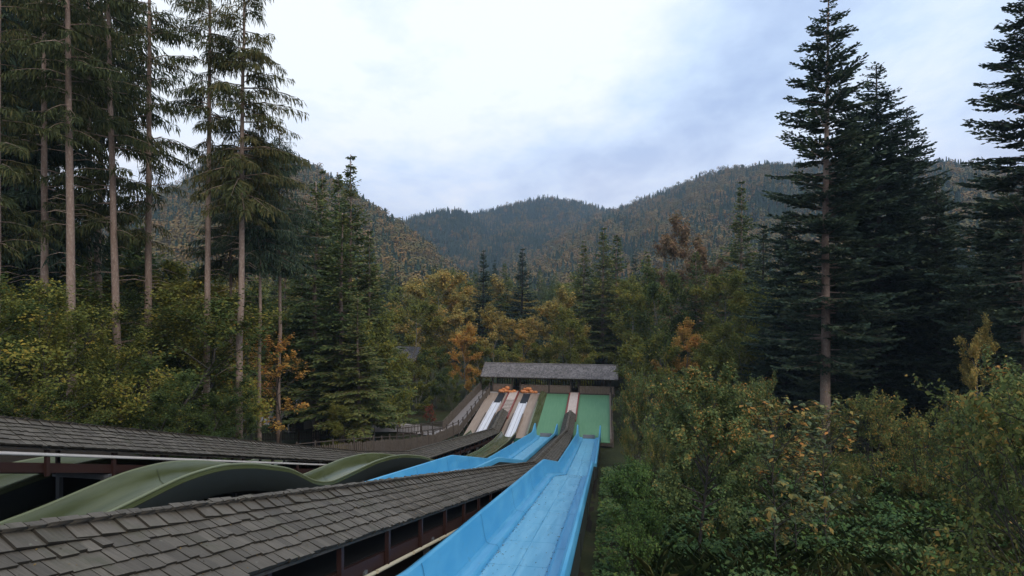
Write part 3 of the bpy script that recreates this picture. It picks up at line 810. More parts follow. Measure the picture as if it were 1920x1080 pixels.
for px, tp, D, lab, k, ws in (
 (655, 290, 60, 'tallest spruce of the middle clump, spire against the sky', 'young_a', 1.0),
 (628, 322, 66, 'spruce with the middle spire of the clump', 'young_b', 1.0),
 (604, 318, 70, 'spruce with the left thin spire of the clump', 'young_a', 0.9),
 (592, 340, 56, 'green spruce with bare lower trunk behind the wooden fence', 'bare', 1.05),
 (535, 430, 74, 'young spruce beside the bare pale trunk', 'young_a', 1.0),
 (690, 430, 58, 'broad low spruce at the right side of the clump', 'young_a', 1.1),
 (640, 400, 50, 'spruce in front of the tallest spire', 'young_b', 1.2),
 (515, 520, 80, 'dark spruce deep behind the bare trunk', 'spruce_d', 1.1),
 (566, 480, 78, 'spruce rising behind the hut roof', 'young_b', 1.2),
 (676, 560, 46, 'small spruce with thin trunk just behind the palisade', 'young_b', 1.35),
 (715, 520, 72, 'dim spruce between the clump and the golden tree', 'spruce_d', 1.0),
 (905, 468, 105, 'pointed dark spruce, left of the pair above the shelter', 'spruce_d', 1.2),
 (978, 465, 108, 'pointed dark spruce, right of the pair above the shelter', 'spruce_d', 1.25),
 (1095, 450, 95, 'green spruce behind the right half of the shelter roof', 'young_a', 1.15),
 (1130, 425, 92, 'tall green spruce above the right end of the shelter', 'young_a', 1.2),
 (1160, 440, 98, 'spruce just right of the shelter end', 'young_b', 1.2),
 (1215, 470, 90, 'spruce between the shelter and the rusty spruce', 'young_a', 1.2),
 (1300, 470, 80, 'green spruce in front of the rusty trees', 'young_b', 1.2),
 (1388, 338, 92, 'tall hazy spruce left of the dark firs', 'young_a', 1.05),
 (1432, 420, 75, 'dark spruce at the left foot of the tall fir', 'spruce_d', 1.2),
):
    plant(k, 'spruce_tree' if 'larch' not in lab else 'larch_tree', px, tp, D, lab, 'spruce tree' if 'larch' not in lab else 'larch tree', None, ws * 1.45)
for px, tp, D, lab, k, ws in (
 (1548, -12, 45, 'tallest silver fir with a pale lower trunk', 'fir_a', 0.95),
 (1650, 118, 52, 'bushy dark fir right behind the tallest fir', 'fir_b', 1.05),
 (1700, 200, 56, 'dark fir with ragged right edge behind the bushy fir', 'fir_b', 1.0),
 (1600, 200, 56, 'dark fir hidden between the tallest fir and the bushy fir', 'fir_b', 1.0),
 (1480, 400, 58, 'dark fir leaning on the left of the tallest fir', 'fir_b', 1.1),
 (1760, 330, 50, 'low dark fir under the right slope', 'fir_b', 1.0),
 (1925, -60, 38, 'big fir cut by the right edge of the view', 'fir_a', 1.0),
 (1890, 330, 50, 'shaded fir behind the big fir at the right edge', 'fir_b', 1.0),
 (1820, 480, 46, 'small shaded fir above the yellow sapling', 'fir_b', 1.0),
 (1560, 470, 50, 'short shaded fir around the pale lower trunk', 'fir_b', 1.1),
):
    plant(k, 'fir_tree', px, tp, D, lab, 'fir tree', None, ws * 1.3)
for px, tp, D in ((1640, 480, 60), (1720, 520, 64), (1500, 540, 66), (1850, 400, 70), (1960, 300, 60), (2080, 100, 55), (1780, 450, 72), (1420, 520, 84)):
    plant('fir_b', 'fir_tree', px, tp, D, 'shaded fir in the dark stand on the right', 'fir tree', 'shaded firs of the right stand', 1.1)
MIDDEC = [
 (1272, 410, 104, 'rust', 'tall rusty tree against the right slope', 0.75),
 (1325, 450, 96, 'rust', 'rusty tree right beside the tall rusty one', 0.75),
 (1180, 520, 84, 'mid_g', 'olive tree among the spruces right of the shelter', 0.9),
 (1240, 520, 76, 'mid_gr', 'green broadleaf in front of the tall rusty tree', 0.8),
 (1350, 500, 74, 'mid_g', 'olive gold tree beside the hazy spruce', 0.8),
 (1410, 560, 66, 'mid_c', 'golden green tree at the left edge of the fir stand', 0.7),
 (1070, 590, 78, 'mid_c', 'yellow tree hugging the shelter roof right of middle', 0.8),
 (800, 498, 88, 'mid_a', 'large golden tree in the middle of the valley', 1.15),
 (765, 560, 80, 'mid_g', 'olive tree left of the large golden tree', 1.1),
 (850, 560, 82, 'mid_b', 'golden tree touching the large golden tree on its right', 1.1),
 (868, 610, 78, 'mid_o', 'bright orange tree left of the shelter', 0.9),
 (930, 575, 84, 'mid_b', 'golden birch above the left half of the shelter roof', 1.0),
 (985, 590, 86, 'mid_a', 'golden brown tree under the right dark spruce', 1.0),
 (1050, 545, 84, 'mid_b', 'golden tree with orange top above the shelter roof', 1.0),
 (1020, 640, 80, 'mid_g', 'low yellow green tree right behind the shelter roof', 1.1),
 (960, 650, 78, 'mid_c', 'low bushy yellow tree behind the shelter roof', 1.1),
 (905, 640, 80, 'mid_g', 'yellow green tree at the left end of the shelter', 1.0),
 (1090, 640, 82, 'mid_c', 'low tree behind the shelter right bay', 1.1),
 (1285, 605, 62, 'mid_o', 'orange and yellow tree right of the shelter', 0.9),
 (1320, 640, 56, 'mid_g', 'yellow green tree below the rusty trees', 1.0),
 (1375, 620, 60, 'mid_c', 'golden shrub tree left of the fir stand', 1.0),
 (1230, 640, 60, 'mid_c', 'yellow green tree beside the right end of the shelter', 1.0),
 (820, 660, 74, 'mid_gr', 'dark green broadleaf tree behind the walkway', 1.0),
 (775, 690, 70, 'mid_c', 'yellow dotted tree behind the low brown fence', 1.0),
 (730, 640, 66, 'mid_g', 'yellow green tree leaning on the spruce clump', 0.9),
 (850, 705, 72, 'mid_gr', 'low green tree beside the walkway fence', 0.9),
 (700, 610, 52, 'mid_c', 'bright yellow green tree on the right of the spruce clump', 0.8),
 (310, 475, 46, 'mid_g', 'yellow green tree in the gap between left trunks', 1.1),
 (1830, 600, 36, 'mid_b', 'yellow orange sapling glowing in the dark firs', 0.5),
 (505, 640, 76, 'mid_gr', 'green tree left of the grey hut', 0.8),
]
for px, tp, D, k, lab, ws in MIDDEC: plant(k, 'broadleaf_tree', px, tp, D, lab, 'tree', None, ws)
NEARL = [
 (60, 560, 20, 'hazel_a', 'yellow green hazel at the left edge above the shingled roof', 1.0),
 (150, 640, 23, 'hazel_a', 'yellow green hazel below the thickest trunk', 0.95),
 (-60, 480, 19, 'hazel_b', 'dark green hazel cut by the left edge', 1.0),
 (20, 470, 26, 'hazel_b', 'tall green hazel behind the leftmost boughs', 1.0),
 (300, 500, 28, 'hazel_b', 'broad green beech between the dark and slender trunks', 1.25),
 (370, 560, 34, 'hazel_a', 'yellow green beech behind the slender trunk', 1.1),
 (230, 600, 30, 'hazel_b', 'dark beech behind the leaning trunk', 1.2),
 (180, 560, 36, 'hazel_b', 'green beech deep behind the thickest trunk', 1.2),
 (420, 640, 38, 'hazel_b', 'dark green beech left of the tall pale trunk', 1.0),
 (250, 700, 22, 'hazel_b', 'low dark hazel above the shingled roof', 1.2),
 (350, 720, 25, 'hazel_b', 'low green hazel under the broad beech', 1.2),
 (100, 700, 18, 'hazel_b', 'low shaded hazel over the left end of the roof', 1.3),
 (430, 760, 29, 'hazel_b', 'small shaded hazel at the foot of the pale trunks', 1.2),
 (520, 610, 42, 'sparse_o', 'sparse maple with orange leaves right of the bare trunks', 1.1),
 (470, 600, 40, 'sparse_o', 'sparse orange maple between the two pale trunks', 0.9),
 (645, 760, 44, 'hazel_a', 'small yellow green hazel behind the palisade', 0.9),
 (612, 775, 60, 'hazel_b', 'small green hazel beside the hut post', 0.9),
]
for px, tp, D, k, lab, ws in NEARL: plant(k, 'hazel_shrub' if 'hazel' in lab else 'broadleaf_tree', px, tp, D, lab, 'shrub' if 'hazel' in lab else 'tree', None, ws)
for px, tp, D in ((200, 470, 48), (60, 420, 42), (340, 600, 46), (440, 560, 52), (480, 650, 56), (120, 520, 50), (-60, 420, 38), (270, 640, 40)):
    plant('mid_gr', 'broadleaf_tree', px, tp, D, 'dim green beech deep in the left wood', 'tree', 'dim beeches in the left wood', 1.1)
RIGHT = [
 (1308, 728, 16.2, 'bush_a', 'crab apple with thin dark trunk and orange tinted leaves', 'crab_apple', 0.80),
 (1345, 735, 31, 'bush_b', 'big grey green willow shrub behind the crab apple', 'willow_shrub', 0.72),
 (1258, 722, 33, 'bush_b', 'round willow shrub between the crab apple and the shelter', 'willow_shrub', 0.55),
 (1192, 715, 47, 'bush_b', 'willow shrub touching the right end of the shelter', 'willow_shrub', 0.42),
 (1430, 730, 33, 'bush_b', 'willow shrub left of the pale fir trunk', 'willow_shrub', 0.50),
 (1468, 742, 15.5, 'maple_s', 'maple sapling with broad leaves right of the crab apple', 'maple_sapling', 0.8),
 (1562, 745, 17, 'maple_s', 'taller maple sapling in front of the pale fir trunk', 'maple_sapling', 0.8),
 (1505, 830, 16, 'maple_s', 'short maple sapling between two taller ones', 'maple_sapling', 0.9),
 (1640, 765, 30, 'bush_c', 'rounded green shrub in front of the dark firs', 'willow_shrub', 0.7),
 (1730, 800, 25, 'bush_c', 'brownish low shrub in the clearing on the right', 'willow_shrub', 0.6),
 (1820, 770, 22, 'bush_b', 'leafy shrub left of the right edge', 'willow_shrub', 0.62),
 (1935, 720, 16, 'bush_b', 'tall leafy shrub at the right edge of the view', 'willow_shrub', 0.6),
 (1960, 790, 9.5, 'bush_c', 'nearest leafy shrub in the bottom right corner', 'willow_shrub', 0.6),
 (1600, 880, 24, 'bush_c', 'low shrub behind the maple saplings', 'willow_shrub', 0.6),
 (1535, 785, 35, 'bush_c', 'dark low shrub at the foot of the pale fir trunk', 'willow_shrub', 0.7),
 (1232, 830, 30, 'bush_c', 'shrub growing beside the lower blue slide', 'willow_shrub', 0.42),
 (1180, 815, 42, 'bush_c', 'shrub at the lower right corner of the green ramp', 'willow_shrub', 0.40),
]
for px, tp, D, k, lab, nm, ws in RIGHT: plant(k, nm, px, tp, D, lab, 'shrub' if 'apple' not in nm and 'maple' not in nm else 'tree', None, ws)
for px, D, H, lab in ((1182, 22, 1.5, 'fresh green bramble mound right of the lower blue slide'), (1186, 15, 0.9, 'bramble mound beside the middle of the blue slide'),
                      (1176, 11.5, 0.6, 'nearest bramble mound beside the blue slide'), (1215, 17, 1.1, 'bramble mound left of the crab apple trunk'),
                      (1195, 29, 1.4, 'bramble mound below the round willow shrub')):
    plant('mound', 'bramble_mound', px, 0, D, lab, 'shrub', None, 0.62, H=H)
plant('red_s', 'red_shrub', 806, 0, 66, 'bright red shrub at the foot of the walkway', 'shrub', H=1.7, wsc=0.6)
plant('red_s', 'red_shrub', 746, 0, 64, 'dull red shrub beside the low brown fence', 'shrub', H=1.5, wsc=0.6)

# ground cover on the right bank (nobody could count it)
def cover(name, n, xr, yr, mat, label, blade, seed, hgt):
    r = np.random.default_rng(seed)
    P = []
    while len(P) < n:
        k = n
        y = yr[0] + (yr[1] - yr[0]) * r.random(k) ** 1.6
        x = xr[0] + (xr[1] - xr[0]) * r.random(k)
        t = x * C_ - y * S_
        ok = (t > (-0.35 if not blade else 0.9)) & (x < y * 0.98 + 1.5)
        for a, b in zip(x[ok], y[ok]):
            dens = 0.5 + 0.8 * mnoise.noise(Vector((a * 0.5, b * 0.5, seed)))
            if r.random() < dens: P.append((a, b))
            if len(P) >= n: break
    P = np.array(P)
    lump = np.array([max(0, 0.35 + 0.9 * mnoise.noise(Vector((a * 0.45, b * 0.45, 9.1)))) for a, b in P])
    z = np.array([ground_z(a, b) for a, b in P])
    B = np.column_stack([P, z])
    if blade:
        L = hgt * (0.5 + 0.9 * r.random(n))
        az = r.random(n) * 6.28; ln = 0.25 + 0.45 * r.random(n)
        d = np.stack([np.cos(az) * ln, np.sin(az) * ln, np.ones(n)], 1)
        B1 = B + d * (L * 0.6)[:, None]; d2 = d.copy(); d2[:, :2] *= 2.6; d2[:, 2] *= 0.7
        B2 = B1 + d2 * (L * 0.4)[:, None]
        s = np.stack([-np.sin(az), np.cos(az), 0 * az], 1) * (0.004 + 0.004 * r.random(n))[:, None]
        V = np.stack([B - s, B + s, B1 + s * 0.8, B2, B1 - s * 0.8], 1).reshape(-1, 3)
        Q = np.arange(5 * n).reshape(n, 5)
        me = np_mesh(name, V, Q)
    else:
        tt = P[:, 0] * C_ - P[:, 1] * S_
        B[:, 2] += hgt * (0.15 + 0.85 * r.random(n) ** 0.7) * (0.5 + 1.4 * lump) * np.clip(0.35 + tt * 0.5, 0.35, 1)
        N = unit(r.normal(0, 0.45, (n, 3)) + np.array([0, 0, 1.0]))
        V, Q = leaf_quads(B, N, (0.022 + 0.04 * r.random(n)) * (1 + B[:, 1] / 28), r)
        me = np_mesh(name, V, Q)
    tag(link(name, me, mat), label, None, None, 'stuff')
cover('undergrowth', 95000, (-0.4, 34), (5, 42), M['herb'], 'leafy weeds covering the right bank', False, 51, 0.42)
cover('weeds', 9000, (0.6, 34), (5, 38), M['l_fresh'], 'taller leafy weeds in clumps on the right bank', False, 53, 0.75)
cover('grass', 22000, (0.5, 34), (5, 40), M['grass'], 'tufts of wild grass on the right bank', True, 52, 0.55)

# ------------------------------------------------------------------ slides
BLUE = [(-3, -1.0), (0, -1.5), (5, -3.0), (7.6, -3.87), (9.8, -4.33), (25.8, -7.55), (33.8, -10.0), (53, -13.25), (56, -13.75), (58.5, -13.95)]
GREEN = [(-3, -1.0), (0, -1.6), (4, -3.1), (7.2, -3.95), (9.0, -4.0), (11.0, -3.93), (12.2, -4.06), (13.4, -4.38), (15.2, -5.05), (16.6, -5.88), (17.6, -6.22), (19.0, -6.38),
         (21.3, -6.62), (23.0, -6.92), (24.5, -7.28), (27.0, -8.05), (30, -9.2), (33, -10.3), (36, -11.2), (40, -11.95), (46, -13.0), (52, -13.75), (56, -14.0)]
def blue_section(h=0.66, step=0.10):
    L = [(-1.13, -h - 0.16), (-1.13, -0.10), (-1.10, -0.02), (-1.05, 0.0), (-1.01, -0.03), (-0.985, -0.10), (-0.92, -h * 0.75), (-0.88, -h + 0.04), (-0.82, -h), (-0.66, -h - 0.01), (-0.62, -h - 0.04), (-0.60, -h - step)]
    Rr = [(-x, z) for x, z in reversed(L)]
    return L + Rr
def green_section():
    pts = [(-0.74, -0.10), (-0.72, 0.0), (-0.66, 0.01), (-0.60, -0.08)]
    for k in range(9):
        a = math.pi * (1 - k / 8)
        pts.append((0.56 * math.cos(a), -0.20 - 0.32 * math.sin(a)))
    pts += [(0.60, -0.08), (0.66, 0.01), (0.72, 0.0), (0.74, -0.10)]
    for k in range(7):
        a = math.pi * (k / 6)
        pts.append((0.66 * math.cos(a), -0.24 - 0.33 * math.sin(a)))
    return pts
def sweep_slide(mb, sec, t0, ss, zs):
    rings = []
    for s, z in zip(ss, zs):
        rings.append([W(s, t0 + a, z + b) for a, b in sec])
    mb.sweep(rings)
def slide_supports(root, t0, prof, s_list, drop, half):
    for s in s_list:
        zt = interp(prof, s) - drop
        mb = MB()
        gzs = []
        for sg in (-1, 1):
            p = W(s, t0 + sg * half, 0); g = ground_z(p.x, p.y)
            mb.bar(W(s, t0 + sg * half, min(g, zt - 0.2) - 0.4), W(s, t0 + sg * half, zt + 0.02), 0.10, 0.10)
        mb.bar(W(s, t0 - half - 0.1, zt - 0.05), W(s, t0 + half + 0.1, zt - 0.05), 0.10, 0.12)
        mb.build('support', M['steel'], root)
def blue_slide(t0, label):
    p = W(30, t0, 0)
    root = empty('blue_slide', (p.x, p.y, ground_z(p.x, p.y)), label, 'slide', 'wide blue slides')
    ss, zs = smooth_profile(BLUE, -2, 57.6, 200, 1.3)
    mb = MB(); sec = blue_section()
    rings = []
    for s, z in zip(ss, zs):
        ring = []
        for a, b in sec:
            up = 0.55 * sm(54.5, 57.6, s) if abs(a) > 0.97 and b > -0.3 else 0.0   # the side cheeks rise at the lower end
            ring.append(W(s, t0 + a * (1.0 + 0.03 * sm(55.5, 57.6, s)), z + b + up))
        rings.append(ring)
    mb.sweep(rings)
    mb.build('trough', M['blue'], root, True, 28)
    sh = [(1.138, -0.22), (1.146, -0.60), (1.146, -0.85), (1.08, -0.90), (-1.08, -0.90), (-1.146, -0.85), (-1.146, -0.60), (-1.138, -0.22)]
    mb = MB(); mb.sweep([[W(a, t0 + x, b + z) for x, z in sh] for a, b in zip(ss[:-4], zs[:-4])], False, False); mb.build('shell', M['shell'], root, True, 40)
    # floor panels, two columns with open joints
    h = 0.76
    s = 3.0
    zf = lambda q: float(np.interp(q, ss, zs))
    while s < 57:
        Lp = 2.05 if s < 53 else 57.3 - s
        for (a, b) in ((-0.575, -0.006), (0.006, 0.575)):
            m = MB(); rings = []
            for q in np.linspace(s + 0.008, min(s + Lp, 57.4) - 0.008, 6):
                z = zf(q) - h
                rings.append([W(q, t0 + a, z + 0.004), W(q, t0 + a + 0.006, z + 0.012), W(q, t0 + b - 0.006, z + 0.012), W(q, t0 + b, z + 0.004)])
            m.sweep(rings, True, True)
            m.build('floor_panel', M['blue_panel'], root)
        s += Lp
    # bolted joints of the trough sections
    for q in np.arange(4.2, 56, 4.1):
        m = MB()
        for sg in (-1, 1):
            m.box(W(q, t0 + sg * 1.143, zf(q) - 0.55), Vector((S_, C_, 0)) * 0.02, Vector((C_, -S_, 0)) * 0.016, (0, 0, 0.24))
        m.build('joint_flange', M['shell'], root)
        inner = sec[4:len(sec) - 4]
        m = MB(); m.sweep([[W(q + d, t0 + a * 0.993, zf(q + d) + b + 0.006) for a, b in inner] for d in (-0.011, 0.011)], False, False)
        m.build('joint_seam', M['blue_seam'], root)
    m = MB()
    z = zf(57.2) - h
    m.bar(W(57.35, t0 - 0.56, z + 0.20), W(57.35, t0 + 0.56, z + 0.20), 0.05, 0.34)
    m.build('end_flap', M['grey_flap'], root)
    r = np.random.default_rng(int(-t0 * 100)); n = 1500
    sv = 4 + 52 * r.random(n) ** 1.2; edge = r.random(n) < 0.7
    tv = np.where(edge, np.where(r.random(n) < 0.7, -0.575, 0.575) + r.normal(0, 0.02, n), r.uniform(-0.55, 0.55, n))
    Pp = np.array([tuple(W(a, t0 + b, zf(a) - h + 0.022)) for a, b in zip(sv, tv)]) - np.array(root.location)
    Nn = unit(r.normal(0, 0.25, (n, 3)) + np.array([0, 0.15, 1.0]))
    V, Q = leaf_quads(Pp, Nn, r.uniform(0.008, 0.026, n), r)
    tag(link('leaf_litter', np_mesh('leaf_litter', V, Q), M['litter'], root), None, None, None, 'stuff')
    slide_supports(root, t0, BLUE, np.arange(3, 57, 3.6), 0.86, 0.85)
    return root
blue_slide(-1.68, 'wide blue slide nearest the camera, rightmost of the slides')
blue_slide(-5.86, 'wide blue slide beyond the near shingled roof')
def green_slide(t0, label):
    p = W(30, t0, 0)
    root = empty('green_slide', (p.x, p.y, ground_z(p.x, p.y)), label, 'slide', 'olive green wave slides')
    ss, zs = smooth_profile(GREEN, -2, 56.4, 240, 1.6)
    mb = MB(); sweep_slide(mb, green_section(), t0, ss, zs); mb.build('trough', M['green_slide'], root, True, 40)
    sh = [(0.756, -0.10), (0.760, -0.45), (0.64, -0.66), (0.3, -0.74), (-0.3, -0.74), (-0.64, -0.66), (-0.760, -0.45), (-0.756, -0.10)]
    mb = MB(); mb.sweep([[W(a, t0 + x, b + z) for x, z in sh] for a, b in zip(ss, zs)], False, False); mb.build('shell', M['shell'], root, True, 40)
    for sg in (-1, 1):
        mb = MB(); mb.tube([W(a, t0 + sg * 0.70, b + 0.005) for a, b in zip(ss, zs)], 0.034, 8); mb.build('rim', M['green_rim'], root, True, 60)
    for q in np.arange(4, 55, 3.9):
        z = float(np.interp(q, ss, zs)); sl = (float(np.interp(q + .2, ss, zs)) - float(np.interp(q - .2, ss, zs))) / .4
        m = MB(); rings = []
        for d in (-0.03, 0.03):
            ring = [W(q + d, t0 + 0.70 * math.cos(a), z + d * sl - 0.24 - 0.37 * math.sin(a)) for a in np.linspace(0, math.pi, 9)]
            ring += [W(q + d, t0 + 0.60 * math.cos(a), z + d * sl - 0.24 - 0.325 * math.sin(a)) for a in np.linspace(math.pi, 0, 9)]
            rings.append(ring)
        inn = green_section()[3:14]
        m = MB(); m.sweep([[W(q + d, t0 + a * 0.99, float(np.interp(q + d, ss, zs)) + b + 0.005) for a, b in inn] for d in (-0.011, 0.011)], False, False)
        m.build('joint_seam', M['green_seam'], root)
    slide_supports(root, t0, GREEN, np.arange(11.3, 55, 4.2), 0.60, 0.45)
green_slide(-9.42, 'olive green wave slide between the two shingled roofs')
green_slide(-12.52, 'olive green wave slide half hidden behind the far shingled roof')

# ------------------------------------------------------------------ roofed conveyors
def frame_at(prof, s):
    d = 0.25
    sl = (interp(prof, s + d) - interp(prof, s - d)) / (2 * d)
    along = Vector((S_, C_, sl)).normalized()
    return interp(prof, s), sl, along
LAT = Vector((C_, -S_, 0))
def shingle_mesh(w, L, th):
    mb = MB()
    # butt end thick, head end thin: local x across, y down the roof, z out of the roof
    vs = [(-w / 2, 0, 0), (w / 2, 0, 0), (w / 2, L, 0), (-w / 2, L, 0), (-w / 2, 0, th * 0.35), (w / 2, 0, th * 0.35), (w / 2, L, th), (-w / 2, L, th)]
    mb.add(vs, [(3, 2, 1, 0), (4, 5, 6, 7), (0, 1, 5, 4), (1, 2, 6, 5), (2, 3, 7, 6), (3, 0, 4, 7)])
    me = bpy.data.meshes.new('shingle'); me.from_pydata(mb.v, [], mb.f); me.update()
    me.materials.append(M['shingle']); me.materials.append(M['butt'])
    for p_ in me.polygons[2:]: p_.material_index = 1
    return me
SH_W = [0.08, 0.10, 0.12, 0.145, 0.175]
SH = [shingle_mesh(w - 0.007, 0.27, 0.034) for w in SH_W] + [shingle_mesh(0.20, 0.36, 0.018)]
def shingle_matrix(o, xa, ya, za, yaw, tilt):
    m = Matrix((( xa.x, ya.x, za.x, o.x), (xa.y, ya.y, za.y, o.y), (xa.z, ya.z, za.z, o.z), (0, 0, 0, 1)))
    return m @ Matrix.Rotation(yaw, 4, 'Z') @ Matrix.Rotation(tilt, 4, 'X')
def conveyor(t0, prof, s0, s1, base_s, label, gut, gut_mat, gut_drop, ladder_end, limit, seed, vis_s):
    r = random.Random(seed)
    p = W(base_s, t0, 0)
    root = empty('roofed_conveyor', (p.x, p.y, ground_z(p.x, p.y)), label, 'conveyor', 'shingled conveyor roofs')
    off = Vector(root.location)
    HWf = lambda q: 0.80 - 0.22 * sm(44, 57, q)
    HHf = lambda q: 0.46 - 0.07 * sm(44, 57, q)
    HW, HH = 0.80, 0.46
    # roof boards under the shingles
    mb = MB()
    st = sorted(set(list(np.arange(s0, s1, 0.6)) + [s1] + [q[0] for q in prof if s0 < q[0] < s1]))
    rings = []
    for s in st:
        z = interp(prof, s); HW, HH = HWf(s), HHf(s)
        rings.append([W(s, t0, z - 0.02), W(s, t0 + HW - 0.03, z - HH - 0.02), W(s, t0 + HW - 0.03, z - HH - 0.05), W(s, t0, z - 0.05), W(s, t0 - HW + 0.03, z - HH - 0.05), W(s, t0 - HW + 0.03, z - HH - 0.02)])
    mb.sweep(rings); mb.build('roof_deck', M['board'], root)
    NC = 6
    single, rest_v, rest_f = [], [], []
    for side in (1, -1):
        for c in range(NC):
            s = s0 + r.random() * 0.1
            while s < s1 - 0.05:
                wi = r.randrange(5); w = SH_W[wi]
                sc_ = s + w / 2
                z, sl, al = frame_at(prof, sc_)
                HW, HH = HWf(sc_), HHf(sc_); ex = math.hypot(HW, HH) / NC
                down = (LAT * side * HW + Vector((0, 0, -HH))).normalized()
                nrm = al.cross(down) if side < 0 else down.cross(al)
                if nrm.z < 0: nrm = -nrm
                nrm.normalize()
                dn = nrm.cross(al)
                if dn.dot(down) < 0: dn = -dn
                xa = dn.cross(nrm)
                tail = ex * (c + 1) + r.uniform(-0.016, 0.016) + (0.02 if c == NC - 1 else 0)
                o = W(sc_, t0, z) + down * (tail - 0.27) + nrm * (0.006 + 0.002 * r.random())
                m = shingle_matrix(o, xa, dn, nrm, r.gauss(0, 0.024), R(2.2) + r.gauss(0, 0.014))
                seen = side == 1 and sc_ > vis_s[0]
                single.append((0 if seen else 1, sc_ + (0 if c else 0.01), wi, m))
                s += w / math.sqrt(1 + sl * sl) * 1.0
    single.sort(key=lambda q: (q[0], q[1]))
    def add_one(nm, q):
        o = bpy.data.objects.new(nm, SH[q[2]]); col.objects.link(o); o.parent = root
        mm = q[3].copy(); mm.translation = mm.translation - off
        o.matrix_local = mm
    for q in single[:limit]: add_one('shingle', q)
    bx = [np.array([v.co[:] + (1,) for v in me.vertices]) for me in SH]
    fx = np.array([tuple(p_.vertices) for p_ in SH[0].polygons])
    V, Q = [], []
    for k, q in enumerate(single[limit:]):
        mm = np.array(q[3])
        V.append((bx[q[2]] @ mm.T)[:, :3]); Q.append(fx + 8 * k)
    V = np.concatenate(V) - np.array(off); Q = np.concatenate(Q)
    def two_tone(nm, V, Q):
        me = np_mesh(nm, V, Q); me.materials.append(M['shingles']); me.materials.append(M['butt'])
        me.polygons.foreach_set('material_index', np.tile(np.array([0, 0, 1, 1, 1, 1], np.int32), len(Q) // 6))
        tag(link(nm, me, None, root), None, None, None, 'stuff')
    two_tone('shingles', V, Q)
    rl = np.random.default_rng(seed); n = 2600
    sv = s0 + (s1 - s0) * rl.random(n) ** 1.5; fv = rl.random(n); sd_ = np.where(rl.random(n) < 0.75, 1, -1)
    Pp = np.array([tuple(W(a, t0 + sg * HWf(a) * f, interp(prof, a) - HHf(a) * f + 0.052)) for a, f, sg in zip(sv, fv, sd_)]) - np.array(off)
    V, Q = leaf_quads(Pp, unit(rl.normal(0, .3, (n, 3)) + np.array([0.4, 0, 1.0])), rl.uniform(0.004, 0.013, n), rl)
    tag(link('leaf_litter', np_mesh('leaf_litter', V, Q), M['litter'], root), None, None, None, 'stuff')
    # ridge caps: overlapping saddle of two rows
    cap, n1_ = [], 0
    for side in (-1, 1):
        s = s0
        while s < s1 - 0.1:
            z, sl, al = frame_at(prof, s)
            HW, HH = HWf(s), HHf(s)
            down = (LAT * side * HW + Vector((0, 0, -HH))).normalized()
            nrm = down.cross(al)
            if nrm.z < 0: nrm = -nrm
            nrm.normalize(); dn = nrm.cross(al)
            if dn.dot(down) < 0: dn = -dn
            # the cap lies along the ridge, lapped like scales towards the camera
            ya = -al; xa = ya.cross(nrm)
            o = W(s + 0.26, t0, interp(prof, s + 0.26)) + dn * 0.085 + nrm * (0.026 + (0.010 if side > 0 else 0.0) + r.uniform(0, .004))
            m = shingle_matrix(o, xa, ya, nrm, r.gauss(0, 0.014), R(1.7) + r.gauss(0, 0.012))
            cap.append((s, 5, m, side))
            s += r.uniform(0.19, 0.25)
    cap.sort(key=lambda q: q[0])
    near = [q for q in cap if q[0] > vis_s[0]][:120]; ids = set(id(q) for q in near)
    for q in near: add_one('ridge_shingle', (0, 0, q[1], q[2]))
    V, Q = [], []
    for k, q in enumerate([q for q in cap if id(q) not in ids]):
        V.append((bx[q[1]] @ np.array(q[2]).T)[:, :3]); Q.append(fx + 8 * k)
    two_tone('ridge_shingles', np.concatenate(V) - np.array(off), np.concatenate(Q))
    # frame beams, belt, posts
    def run(dt, dz, w, h, a, b, name, mat):
        mb = MB(); pp = [q for q in st if a <= q <= b]
        rings = []
        for s in pp:
            z = interp(prof, s) + dz
            rings.append([W(s, t0 + dt - w / 2, z - h / 2), W(s, t0 + dt + w / 2, z - h / 2), W(s, t0 + dt + w / 2, z + h / 2), W(s, t0 + dt - w / 2, z + h / 2)])
        mb.sweep(rings)
        return mb.build(name, mat, root)
    bz = -0.93 if gut != 'pipe' else -0.85
    run(0.62, bz, 0.06, 0.18, s0, 52, 'frame_beam', M['redbrown'])
    run(-0.62, -0.93, 0.06, 0.18, s0, 52, 'frame_beam', M['redbrown'])
    run(0.5, -0.80, 0.06, 0.16, 52, s1, 'frame_beam', M['redbrown'])
    run(-0.5, -0.80, 0.06, 0.16, 52, s1, 'frame_beam', M['redbrown'])
    run(0, -0.90, 0.96, 0.05, s0, s1, 'belt', M['black'])
    run(0.70, -0.475, 0.05, 0.05, s0, 46, 'eave_beam', M['board'])
    run(-0.70, -0.475, 0.05, 0.05, s0, 46, 'eave_beam', M['board'])
    q = s0 + 0.44
    while q < s1:
        z = interp(prof, q)
        for sg in (1, -1):
            m = MB(); m.box(W(q, t0 + sg * (HWf(q) - 0.115), z - 0.74), LAT * 0.03, Vector((S_, C_, 0)) * 0.035, (0, 0, 0.26)); m.build('post', M['redbrown'], root)
            m = MB(); m.box(W(q + 0.62, t0 + sg * 0.60, z - 0.66), LAT * 0.03, Vector((S_, C_, 0)) * 0.05, (0, 0, 0.04)); 
            if sg < 0: m.build('blue_roller', M['bluecap'], root)
        q += 1.5
